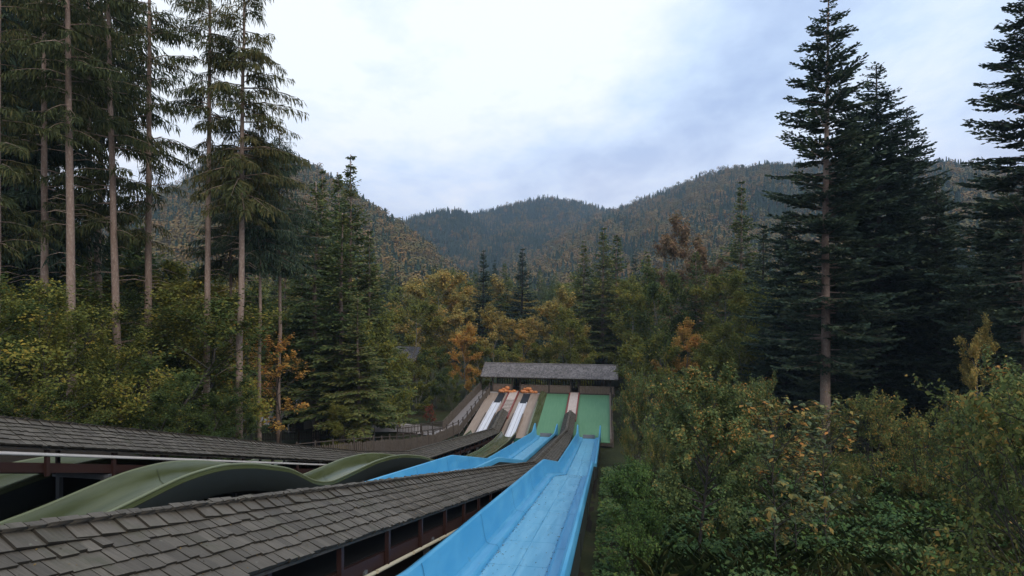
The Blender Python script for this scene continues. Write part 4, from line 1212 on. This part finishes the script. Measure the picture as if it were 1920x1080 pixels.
    # conduit under the eave
    if gut == 'pipe':
        mb = MB(); mb.tube([W(s, t0 + 0.715, interp(prof, s) - gut_drop) for s in st if s < 24], 0.032, 10); mb.build('hand_pipe', gut_mat, root, True, 50)
    else:
        q = s0
        while q < 30:
            m = MB(); m.tube([W(q + 0.02, t0 + 0.70, interp(prof, q) - gut_drop), W(q + 1.42, t0 + 0.70, interp(prof, q + 1.4) - gut_drop)], 0.030, 8); m.build('conduit', gut_mat, root, True, 50)
            q += 1.5
    # legs
    q = s0 + (1.2 if gut != 'pipe' else 3.35)
    while q < s1 - 7:
        z = interp(prof, q) - 1.0
        for sg in (-1, 1):
            pp = W(q, t0 + sg * 0.55, 0); g = ground_z(pp.x, pp.y)
            m = MB(); m.bar(W(q, t0 + sg * 0.55, min(g, z - .2) - 0.4), W(q, t0 + sg * 0.55, z), 0.09, 0.09); m.build('leg', M['steel'], root)
        m = MB(); m.bar(W(q, t0 - 0.68, z - 0.02), W(q, t0 + 0.68, z - 0.02), 0.09, 0.10); m.build('cross_beam', M['steel'], root)
        q += 3.0
    # open ladder belt above the roof end
    if ladder_end:
        a, b = s1 - 0.6, 70.1
        for sg in (-1, 1):
            m = MB(); m.bar(W(a, t0 + sg * 0.56, ramp_z(a) + 0.12), W(b, t0 + sg * 0.56, ramp_z(b) + 0.12), 0.13, 0.22); m.build('side_rail', M['red'], root)
        q = a + 0.1
        while q < b - 0.1:
            m = MB(); wd = 0.40 if ladder_end == 'flat' or q > 67 else 0.19
            m.box(W(q + 0.2, t0, ramp_z(q + 0.2) + 0.16), LAT * 0.48, Vector((S_, C_, 0.155)) * wd / 2, (0, 0, 0.02)); m.build('belt_slat', M['slat'], root)
            q += 0.43
        m = MB(); m.bar(W(a, t0, ramp_z(a) + 0.09), W(b, t0, ramp_z(b) + 0.09), 0.98, 0.05); m.build('belt_bed', M['black'], root)
    return root
RAMP_S0, RAMP_S1, RAMP_TOP = 57.0, 70.2, -12.65
def ramp_z(s): return RAMP_TOP - 0.155 * (70.2 - s)
CONV1 = [(-1, -0.43), (3.1, -1.565), (30.3, -9.09), (55.5, -13.45), (62.2, -12.98)]
CONV2 = [(-1, 0.75), (9.15, -2.42), (24.9, -7.38), (31.5, -9.20), (56.4, -13.8), (62.2, -13.02)]
conveyor(-3.75, CONV1, 0.0, 62.2, 30, 'near conveyor under a long shingled roof between the two blue slides', 'segments', M['cream'], 1.04, 'flat', 300, 5, (2.6,))
conveyor(-11.0, CONV2, 1.5, 62.2, 30, 'far conveyor under a long shingled roof between the two green slides', 'pipe', M['pipe'], 0.60, 'slatted', 300, 6, (8.0,))

# ------------------------------------------------------------------ ramp with its lanes
def slab(name, mat, parent, t_a, t_b, s_a, s_b, lift, th):
    m = MB()
    rings = [[W(s, t_a, ramp_z(s) + lift - th), W(s, t_b, ramp_z(s) + lift - th), W(s, t_b, ramp_z(s) + lift), W(s, t_a, ramp_z(s) + lift)] for s in (s_a, s_b)]
    m.sweep(rings); return m.build(name, mat, parent)
p = W(63, -6.5, 0)
rampo = empty('run_out_ramp', (p.x, p.y, ground_z(p.x, p.y)), 'broad sloping ramp with two green lanes and a tan half', 'ramp')
slab('ramp_deck', M['board'], rampo, -14.15, 0.55, RAMP_S0, 70.2, -0.05, 0.25)
slab('tan_bed', M['tan'], rampo, -14.1, -7.75, RAMP_S0 - 0.05, 70.15, 0.0, 0.045)
slab('green_lane', M['green_mat'], rampo, -7.0, -4.45, RAMP_S0 - 0.3, 70.15, 0.0, 0.045)
slab('green_lane', M['green_mat'], rampo, -3.05, 0.35, RAMP_S0 - 0.3, 70.15, 0.0, 0.045)
slab('lane_strip', M['green_mat'], rampo, -4.445, -3.055, RAMP_S0 - 0.3, 70.15, -0.006, 0.04)
m = MB()                                             # sloping olive side wall between tan and green
rings = [[W(s, -7.74, ramp_z(s) - 0.04), W(s, -7.0, ramp_z(s) - 0.04), W(s, -7.0, ramp_z(s) + 0.03), W(s, -7.58, ramp_z(s) + 0.55 * hgt), W(s, -7.74, ramp_z(s) + 0.57 * hgt)] for s, hgt in ((56.6, 0.9), (60, 1), (66, 0.95), (70.1, 0.6))]
m.sweep(rings); m.build('side_wall', M['green_slide'], rampo)
m = MB(); rings = [[W(s, 0.36, ramp_z(s) - 0.1), W(s, 0.48, ramp_z(s) - 0.1), W(s, 0.48, ramp_z(s) + 0.35), W(s, 0.36, ramp_z(s) + 0.35)] for s in (56.8, 70.1)]
m.sweep(rings); m.build('edge_kerb', M['rail'], rampo)
for q in np.arange(57.2, 70, 1.6):
    m = MB(); m.bar(W(q, 0.62, ramp_z(q) - 1.2), W(q, 0.62, ramp_z(q) + 0.75), 0.12, 0.12); m.build('post', M['fence'], rampo)
m = MB(); m.bar(W(56.9, -14.1, ramp_z(56.9) - 0.2), W(56.9, -7.8, ramp_z(56.9) - 0.2), 0.06, 0.28); m.build('front_trim', M['teal'], rampo)
m = MB(); m.bar(W(56.7, -7.0, ramp_z(56.7) - 0.22), W(56.7, 0.6, ramp_z(56.7) - 0.22), 0.06, 0.28); m.build('front_trim', M['board'], rampo)
for tt in np.arange(-13.9, 0.6, 1.8):
    for q in (57.3, 62, 67):
        g = ground_z(*W(q, tt, 0)[:2])
        m = MB(); m.bar(W(q, tt, g - 0.3), W(q, tt, ramp_z(q) - 0.3), 0.16, 0.16); m.build('trestle_post', M['fence_dark'], rampo)
slab('top_kerb', M['path'], rampo, -14.1, -7.75, 69.75, 70.12, 0.06, 0.055)

def white_slide(t0, label):
    p = W(62, t0, 0)
    root = empty('white_track', (p.x, p.y, ramp_z(62)), label, 'slide', 'white run-out tracks on the tan ramp')
    for a, b, nm in ((-0.38, -0.02, 'track_plate'), (0.02, 0.38, 'track_plate')):
        slab(nm, M['white_track'], root, t0 + a, t0 + b, 56.6, 66.3, 0.09, 0.085)
    slab('centre_groove', M['grey_flap'], root, t0 - 0.019, t0 + 0.019, 56.7, 66.3, 0.07, 0.06)
    for sg in (-1, 1):
        m = MB(); m.bar(W(56.4, t0 + sg * 0.42, ramp_z(56.4) + 0.13), W(66.3, t0 + sg * 0.42, ramp_z(66.3) + 0.13), 0.06, 0.25); m.build('side_cheek', M['white_track'], root)
        m = MB(); m.bar(W(56.4, t0 + sg * 0.52, ramp_z(56.4) + 0.17), W(62.5, t0 + sg * 0.52, ramp_z(62.5) + 0.17), 0.10, 0.33); m.build('side_rail', M['tan'], root)
        m = MB(); m.bar(W(56.4, t0 + sg * 0.52, ramp_z(56.4) + 0.345), W(62.5, t0 + sg * 0.52, ramp_z(62.5) + 0.345), 0.06, 0.02); m.build('rail_cap', M['dark_mat'], root)
    m = MB()
    rings = []
    for k in range(8):
        a = -0.1 - 1.6 * k / 7; s = 56.6 + 0.35 * math.sin(a); z = ramp_z(56.6) + 0.09 - 0.35 * (1 - math.cos(a))
        rings.append([W(s, t0 - 0.47, z - 0.05), W(s, t0 + 0.47, z - 0.05), W(s, t0 + 0.47, z), W(s, t0 - 0.47, z)])
    m.sweep(rings); m.build('rolled_lip', M['white_track'], root)
    slab('braking_mat', M['dark_mat'], root, t0 - 0.42, t0 + 0.42, 66.32, 69.7, 0.05, 0.045)
    return root
white_slide(-9.38, 'white run-out track right of the slatted belt')
white_slide(-12.40, 'white run-out track left of the slatted belt')

# ------------------------------------------------------------------ shelter at the top of the ramp
p = W(72, -6.8, 0)
FL = -12.55
shel = empty('shelter', (p.x, p.y, ground_z(p.x, p.y)), 'long open timber shelter with a grey shingled roof', 'shelter')
def rot_bar(m, s, t, a, b, w, h=None): m.bar(W(s, t, a), W(s, t, b), w, h or w)
m = MB(); rings = [[W(70.22, t, FL - 0.3), W(74.2, t, FL - 0.3), W(74.2, t, FL), W(70.22, t, FL)] for t in (-15.0, 1.0)]
m.sweep(rings); m.build('floor_deck', M['board'], shel)
FT = [lane(px, 71.0) for px in (921.7, 959.5, 975, 1030, 1070.5, 1086, 1144.5)]
for t in FT:
    m = MB(); rot_bar(m, 70.5, t, FL - 2.6, FL + 2.0, 0.17); m.build('post', M['fence_dark'], shel)
    m = MB(); rot_bar(m, 73.9, t, FL - 2.6, FL + 2.0, 0.17); m.build('post', M['fence_dark'], shel)
for s in (70.5, 73.9):
    m = MB(); m.bar(W(s, FT[0] - 0.7, FL + 2.05), W(s, FT[-1] + 0.5, FL + 2.05), 0.16, 0.2); m.build('plate_beam', M['fence_dark'], shel)
# roof
RT0, RT1, RS, RZ, ES0, ES1, EZ = -15.05, 1.35, 72.2, FL + 3.15, 69.7, 74.7, FL + 1.80
m = MB(); rings = [[W(ES0, t, EZ), W(RS, t, RZ), W(ES1, t, EZ), W(ES1, t, EZ - 0.06), W(RS, t, RZ - 0.08), W(ES0, t, EZ - 0.06)] for t in (RT0, RT1)]
m.sweep(rings); m.build('roof_deck', M['board'], shel)
for t in np.linspace(RT0 + 0.4, RT1 - 0.4, 14):
    for e in (ES0, ES1):
        m = MB(); m.bar(W(e + (0.02 if e < RS else -0.02), t, EZ - 0.12), W(RS, t, RZ - 0.14), 0.09, 0.12); m.build('rafter', M['fence_dark'], shel)
V, Q = [], []
rr = random.Random(3); cnt = 0
for side in (-1, 1):
    e = ES0 if side < 0 else ES1
    eave = lambda f: (RS + (e - RS) * f, RZ + (EZ - RZ) * f)
    NCo = 15
    for c in range(NCo):
        t = RT0 - rr.random() * 0.1
        while t < RT1:
            w = rr.uniform(0.09, 0.19)
            f1 = (c + 1) / NCo + rr.uniform(-.012, .012); f0 = max(0, f1 - 2.0 / NCo)
            lift = 0.045 + rr.uniform(0, 0.015)
            s1_, z1_ = eave(f1); s0_, z0_ = eave(f0)
            a, b = t + 0.003, min(t + w - 0.003, RT1 + 0.03)
            V += [W(s0_, a, z0_ + 0.012), W(s0_, b, z0_ + 0.012), W(s1_, b, z1_ + lift), W(s1_, a, z1_ + lift), W(s1_, b, z1_ + lift - 0.035), W(s1_, a, z1_ + lift - 0.035)]
            k = cnt * 6; Q += [(k, k + 1, k + 2, k + 3), (k + 3, k + 2, k + 4, k + 5)]
            cnt += 1; t += w
off = Vector(shel.location)
tag(link('shingles', np_mesh('shelter_shingles', np.array([tuple(v - off) for v in V]), np.array(Q)), M['roof_dark'], shel), None, None, None, 'stuff')
m = MB(); m.bar(W(RS, RT0 - 0.02, RZ + 0.05), W(RS, RT1 + 0.02, RZ + 0.05), 0.22, 0.06); m.build('ridge_board', M['hutroof'], shel)
for t in (RT0 - 0.03, RT1 + 0.03):
    for e in (ES0, ES1):
        m = MB(); m.bar(W(e, t, EZ - 0.03), W(RS, t, RZ - 0.03), 0.05, 0.22); m.build('barge_board', M['fence_dark'], shel)
# balustrades: bays between the front posts except where the belts arrive
def balustrade(parent, pts, hgt, mat_p, mat_r, step, width, top_w=0.10, gap_low=0.05, cap=1.0, thick=0.03):
    for (a, b) in zip(pts[:-1], pts[1:]):
        a, b = Vector(a), Vector(b)
        L = (b - a).length; n = max(1, int(L / step))
        for i in range(n):
            q = a.lerp(b, (i + 0.5) / n)
            d = (b - a); d.z = 0; d.normalize()
            m = MB(); m.box(q + Vector((0, 0, gap_low + (hgt * cap - gap_low) / 2)), d * width / 2, Vector((-d.y, d.x, 0)) * thick / 2, (0, 0, (hgt * cap - gap_low) / 2)); m.build('plank', mat_p, parent)
        m = MB(); m.bar(a + Vector((0, 0, hgt)), b + Vector((0, 0, hgt)), top_w, 0.08); m.build('hand_rail', mat_r, parent)
for i in (0, 2, 3, 5):
    balustrade(shel, [W(70.38, FT[i] + 0.09, FL - 0.1), W(70.38, FT[i + 1] - 0.09, FL - 0.1)], 0.92, M['rail'], M['rail'], 0.17, 0.15)
balustrade(shel, [W(70.38, FT[6] + 0.1, FL - 0.1), W(70.38, 0.9, FL - 0.1)], 0.92, M['rail'], M['rail'], 0.17, 0.15)
for i in range(6):
    balustrade(shel, [W(74.0, FT[i] + 0.09, FL), W(74.0, FT[i + 1] - 0.09, FL)], 1.05, M['fence_dark'], M['fence_dark'], 0.30, 0.10)

# pumpkins heaped above the two tracks
def pumpkin_mesh():
    mb = MB(); nU, nV = 20, 9
    vs = [(0, 0, 0.0)]
    for j in range(1, nV):
        ph = math.pi * j / nV
        for i in range(nU):
            a = 2 * math.pi * i / nU
            rr_ = math.sin(ph) * (1 + 0.09 * math.cos(a * 10)) 
            vs.append((rr_ * math.cos(a) * 0.5, rr_ * math.sin(a) * 0.5, 0.39 - 0.39 * math.cos(ph) + 0.05 * (abs(math.sin(ph)) - 1)))
    vs.append((0, 0, 0.70))
    fs = []
    for i in range(nU): fs.append((0, 1 + (i + 1) % nU, 1 + i))
    for j in range(nV - 2):
        for i in range(nU): fs.append((1 + j * nU + i, 1 + j * nU + (i + 1) % nU, 1 + (j + 1) * nU + (i + 1) % nU, 1 + (j + 1) * nU + i))
    k = 1 + (nV - 2) * nU
    for i in range(nU): fs.append((k + i, k + (i + 1) % nU, len(vs) - 1))
    me = bpy.data.meshes.new('pumpkin'); me.from_pydata(vs, [], fs)
    for p_ in me.polygons: p_.use_smooth = True
    me.materials.append(M['pumpkin']); me.update()
    sb = MB(); sb.tube([(0, 0, 0.66), (0.01, 0, 0.76), (0.05, 0.01, 0.84)], [0.06, 0.035, 0.03], 6)
    ms = bpy.data.meshes.new('stem'); ms.from_pydata([tuple(v) for v in sb.v], [], sb.f); ms.materials.append(M['pstem']); ms.update()
    return me, ms
PM, PS = pumpkin_mesh()
for tc, lab, grp in ((-12.15 + 0.35, 'orange pumpkin in the heap above the left white track', 'pumpkins above the left white track'), (-9.38 + 0.2, 'orange pumpkin in the heap above the right white track', 'pumpkins above the right white track')):
    for k in range(11):
        d = random.uniform(0.34, 0.58)
        f = -1 + 2 * (k + 0.5) / 7 if k < 7 else random.uniform(-0.6, 0.6)
        z = ramp_z(69.9) + (0.05 if k < 7 else 0.30 + 0.12 * random.random())
        s = 69.9 + (random.uniform(-.12, .08) if k < 7 else 0.1)
        o = empty('pumpkin', W(s, tc + f * 0.92, z), lab, 'pumpkin', grp)
        o.scale = (d, d, d); o.rotation_euler = (random.uniform(-.2, .2), random.uniform(-.2, .2), random.random() * 6)
        link('rind', PM, None, o); link('stem', PS, None, o)

# ------------------------------------------------------------------ walkway, fences, path
def P(px, py, D): return Vector(((px - 960) / F * D, D, -(py - HOR) / F * D))
wr0, wr1 = P(918, 737, 70.5), P(860, 812, 60.5)      # right edge, top and bottom
wl0, wl1 = P(902, 727, 72.5), P(829, 808, 62.5)
wr0.z = FL; wl0.z = FL
m = MB()
vs = [wl0, wr0, wr1, wl1]
m.add(vs + [v - Vector((0, 0, 0.18)) for v in vs], [(0, 1, 2, 3), (4, 7, 6, 5), (0, 4, 5, 1), (1, 5, 6, 2), (2, 6, 7, 3), (3, 7, 4, 0)])
tag(m.build('walkway', M['walk']), 'sloping grey walkway up to the shelter', None, None, 'structure')
mid_a, mid_b = wr1.copy(), wl1.copy()
def palisade(name, pts, label, hgt, post_h, post_step, mat_p, mat_post, plank_w, step, rails=True, cat='fence', pr=0.07, rough=0.06):
    a = Vector(pts[0]); root = empty(name, a, label, cat, 'wooden fences round the walkway')
    r = random.Random(len(pts) + int(hgt * 100))
    for (a, b) in zip(pts[:-1], pts[1:]):
        a, b = Vector(a), Vector(b); L = (b - a).length
        n = max(1, round(L / post_step))
        for i in range(n):
            q = a.lerp(b, i / n)
            h = post_h * (1 + r.uniform(-.05, .05))
            m = MB(); m.tube([q + Vector((0, 0, -0.5)), q + Vector((r.gauss(0, .015), r.gauss(0, .015), h * 0.6)), q + Vector((r.gauss(0, .02), r.gauss(0, .02), h)), q + Vector((0, 0, h + 0.05))], [pr, pr, pr * 0.92, pr * 0.5], 7); m.build('post', mat_post, root, True, 50)
        d = (b - a); d.z = 0; d.normalize(); nn = Vector((-d.y, d.x, 0))
        k = int(L / step)
        for i in range(k):
            q = a.lerp(b, (i + 0.5) / k); h = hgt * (1 + r.uniform(-rough, rough)); w = plank_w * r.uniform(0.8, 1.15)
            m = MB(); c = q + nn * 0.05 + Vector((0, 0, 0.02))
            vs = []
            for sg in (-1, 1):
                o = c + nn * sg * 0.012
                vs += [o - d * w / 2, o + d * w / 2, o + d * w / 2 + Vector((0, 0, h * 0.92)), o + Vector((0, 0, h)), o - d * w / 2 + Vector((0, 0, h * 0.92))]
            m.add(vs, [(0, 1, 2, 3, 4), (9, 8, 7, 6, 5), (0, 5, 6, 1), (1, 6, 7, 2), (2, 7, 8, 3), (3, 8, 9, 4), (4, 9, 5, 0)])
            m.build('plank', mat_p, root)
        for zz_ in ((0.25, 0.85) if rails else (0.95,)):
            m = MB(); m.tube([a + Vector((0, 0, hgt * zz_)), a.lerp(b, 0.5) + Vector((0, 0, hgt * zz_ - 0.02)), b + Vector((0, 0, hgt * zz_))], 0.035, 6); m.build('rail', mat_post, root, True, 60)
        m = MB(); m.tube([a + Vector((0, 0, post_h * 0.9)), b + Vector((0, 0, post_h * 0.9))], 0.03, 6); m.build('rail', mat_post, root, True, 60)
    return root
palisade('walkway_fence', [wr0, wr1], 'palisade fence on the right side of the sloping walkway', 0.72, 1.1, 1.35, M['fence'], M['fence_dark'], 0.13, 0.185)
palisade('walkway_fence', [wl0, wl1], 'plank fence on the left side of the sloping walkway', 0.95, 1.1, 2.2, M['fence'], M['fence'], 0.14, 0.19)
low = [wr1, P(813, 834, 55), P(756, 846, 48), P(700, 852, 42), P(624, 860, 39.5), P(556, 868, 38), P(480, 878, 36.5)]
palisade('palisade_fence', low, 'long palisade fence along the lower footpath', 1.0, 1.35, 1.55, M['fence'], M['fence_dark'], 0.11, 0.16)
palisade('picket_fence', [P(745, 818, 55), P(790, 812, 57), P(831, 806, 61)], 'dark picket fence behind the lower footpath', 0.85, 1.0, 1.9, M['fence_dark'], M['fence_dark'], 0.08, 0.17)
palisade('picket_fence', [P(480, 828, 52), P(560, 826, 51), P(625, 822, 50)], 'dark picket fence in front of the grey hut', 0.8, 1.0, 1.9, M['fence_dark'], M['fence_dark'], 0.08, 0.17)
# the footpath between the fences follows the ground
def ribbon(name, cl, w, mat, label, lift):
    m = MB(); L, Rr = [], []
    pts = []
    for a, b in zip(cl[:-1], cl[1:]):
        for k in range(8): pts.append(Vector(a).lerp(Vector(b), k / 8))
    pts.append(Vector(cl[-1]))
    n = 5; grid = []
    for i, q in enumerate(pts):
        d = pts[min(i + 1, len(pts) - 1)] - pts[max(i - 1, 0)]; d.z = 0; d.normalize(); nn = Vector((-d.y, d.x, 0))
        for k in range(n):
            v = q + nn * w * (k / (n - 1) - 0.5); v.z = max(ground_z(v.x, v.y) + lift, 0 * v.z - 99) ; grid.append(v)
    fs = [(i * n + k, i * n + k + 1, (i + 1) * n + k + 1, (i + 1) * n + k) for i in range(len(pts) - 1) for k in range(n - 1)]
    m.add(grid, fs)
    tag(m.build(name, mat, None, True), label, None, None, 'structure')
ribbon('path', [(-40, 68, 0), (-32, 67, 0), (-24, 66, 0), (-15, 63.5, 0), (-10, 62.5, 0), (-6.6, 61.5, 0)], 4.2, M['path'], 'pale gravel footpath beyond the palisade', 0.10)

# ------------------------------------------------------------------ small buildings in the trees
def gable_hut(px, D, wid, dep, wall_h, roof_h, rot, name, label, wall_m, roof_m, zoff=0.0, chimney=False):
    x = (px - 960) / F * D
    z = ground_z(x, D) - 0.1 + zoff
    root = empty(name, (x, D, z), label, 'building')
    ca, sa = math.cos(rot), math.sin(rot)
    X, Y = Vector((ca, sa, 0)), Vector((-sa, ca, 0)); O = Vector((x, D, z)); Z = Vector((0, 0, 1))
    m = MB()
    sec = lambda y: [O + X * -wid / 2 + Y * y, O + X * wid / 2 + Y * y, O + X * wid / 2 + Y * y + Z * wall_h, O + Y * y + Z * (wall_h + roof_h), O + X * -wid / 2 + Y * y + Z * wall_h]
    m.sweep([sec(-dep / 2), sec(dep / 2)]); m.build('wall', wall_m, root)
    for sg in (-1, 1):
        over = 0.4
        dn = Vector(X * sg * wid / 2 - Z * roof_h).normalized()
        top = O + Z * (wall_h + roof_h + 0.06); Ls = math.hypot(wid / 2, roof_h) + over
        nrm = dn.cross(Y) 
        if nrm.z < 0: nrm = -nrm
        m = MB(); m.box(top + dn * Ls / 2, dn * Ls / 2, Y * (dep / 2 + over), nrm * 0.05); m.build('roof', roof_m, root)
        m = MB()
        nc = 9
        for c in range(nc):
            q = top + dn * Ls * (c + 0.55) / nc + nrm * 0.06
            yy = -dep / 2 - over
            while yy < dep / 2 + over:
                w = random.uniform(0.16, 0.26); m.box(q + Y * (yy + w / 2), dn * Ls / nc * 0.52, Y * w * 0.47, nrm * random.uniform(0.014, 0.026)); yy += w
        tag(m.build('shingles', roof_m, root), None, None, None, 'stuff')
        m = MB(); e = -dep / 2 - over - 0.03
        m.bar(top + Y * e - nrm * 0.05, top + Y * e + dn * Ls - nrm * 0.05, 0.05, 0.18, nrm); m.build('barge_board', M['slat'], root)
    f = O - Y * (dep / 2 + 0.03)
    m = MB(); m.box(f + X * wid * 0.2 + Z * wall_h * 0.55, X * 0.45, Y * 0.03, Z * 0.5); w_ = m.build('window', M['slat'], root)
    m = MB(); m.box(f - Y * 0.03 + X * wid * 0.2 + Z * wall_h * 0.55, X * 0.38, Y * 0.015, Z * 0.43); m.build('pane', M['glass'], w_)
    m = MB(); m.box(f - X * wid * 0.22 + Z * 0.95, X * 0.45, Y * 0.03, Z * 0.95); m.build('door', M['fence'], root)
    for sg in (-1, 1):
        m = MB(); m.bar(O - Y * (dep / 2 + 0.33) + X * sg * wid * 0.46, O - Y * (dep / 2 + 0.33) + X * sg * wid * 0.46 + Z * wall_h, 0.12, 0.12); m.build('porch_post', M['rail'], root)
gable_hut(557, 64, 4.2, 4.0, 2.3, 1.5, 0.9, 'garden_hut', 'grey shingled hut behind the tree trunks', M['plaster'], M['hutroof'])
gable_hut(356, 82, 5.0, 6.0, 3.2, 2.0, 1.2, 'red_roofed_house', 'small house with a red roof deep in the left wood', M['plaster'], M['redroof'], 0.4)
gable_hut(762, 86, 4.5, 5.0, 2.8, 1.8, 1.1, 'grey_roofed_cabin', 'cabin with a slate grey roof glimpsed left of the walkway', M['board'], M['roof_dark'], 2.0)

# ------------------------------------------------------------------ haze
m = MB()
m.box((0, 1100, 105), (3300, 0, 0), (0, 1500, 0), (0, 0, 155))
hz = m.build('haze', None)
hm = bpy.data.materials.new('thin_haze'); hm.use_nodes = True
hn = hm.node_tree.nodes; hn.clear()
ho = hn.new('ShaderNodeOutputMaterial'); hv = hn.new('ShaderNodeVolumePrincipled')
hv.inputs['Color'].default_value = (0.56, 0.75, 1.0, 1)
hv.inputs['Density'].default_value = 0.00024
hm.node_tree.links.new(hv.outputs[0], ho.inputs['Volume'])
hz.data.materials.append(hm)
tag(hz, 'thin bluish valley haze', None, None, 'stuff')
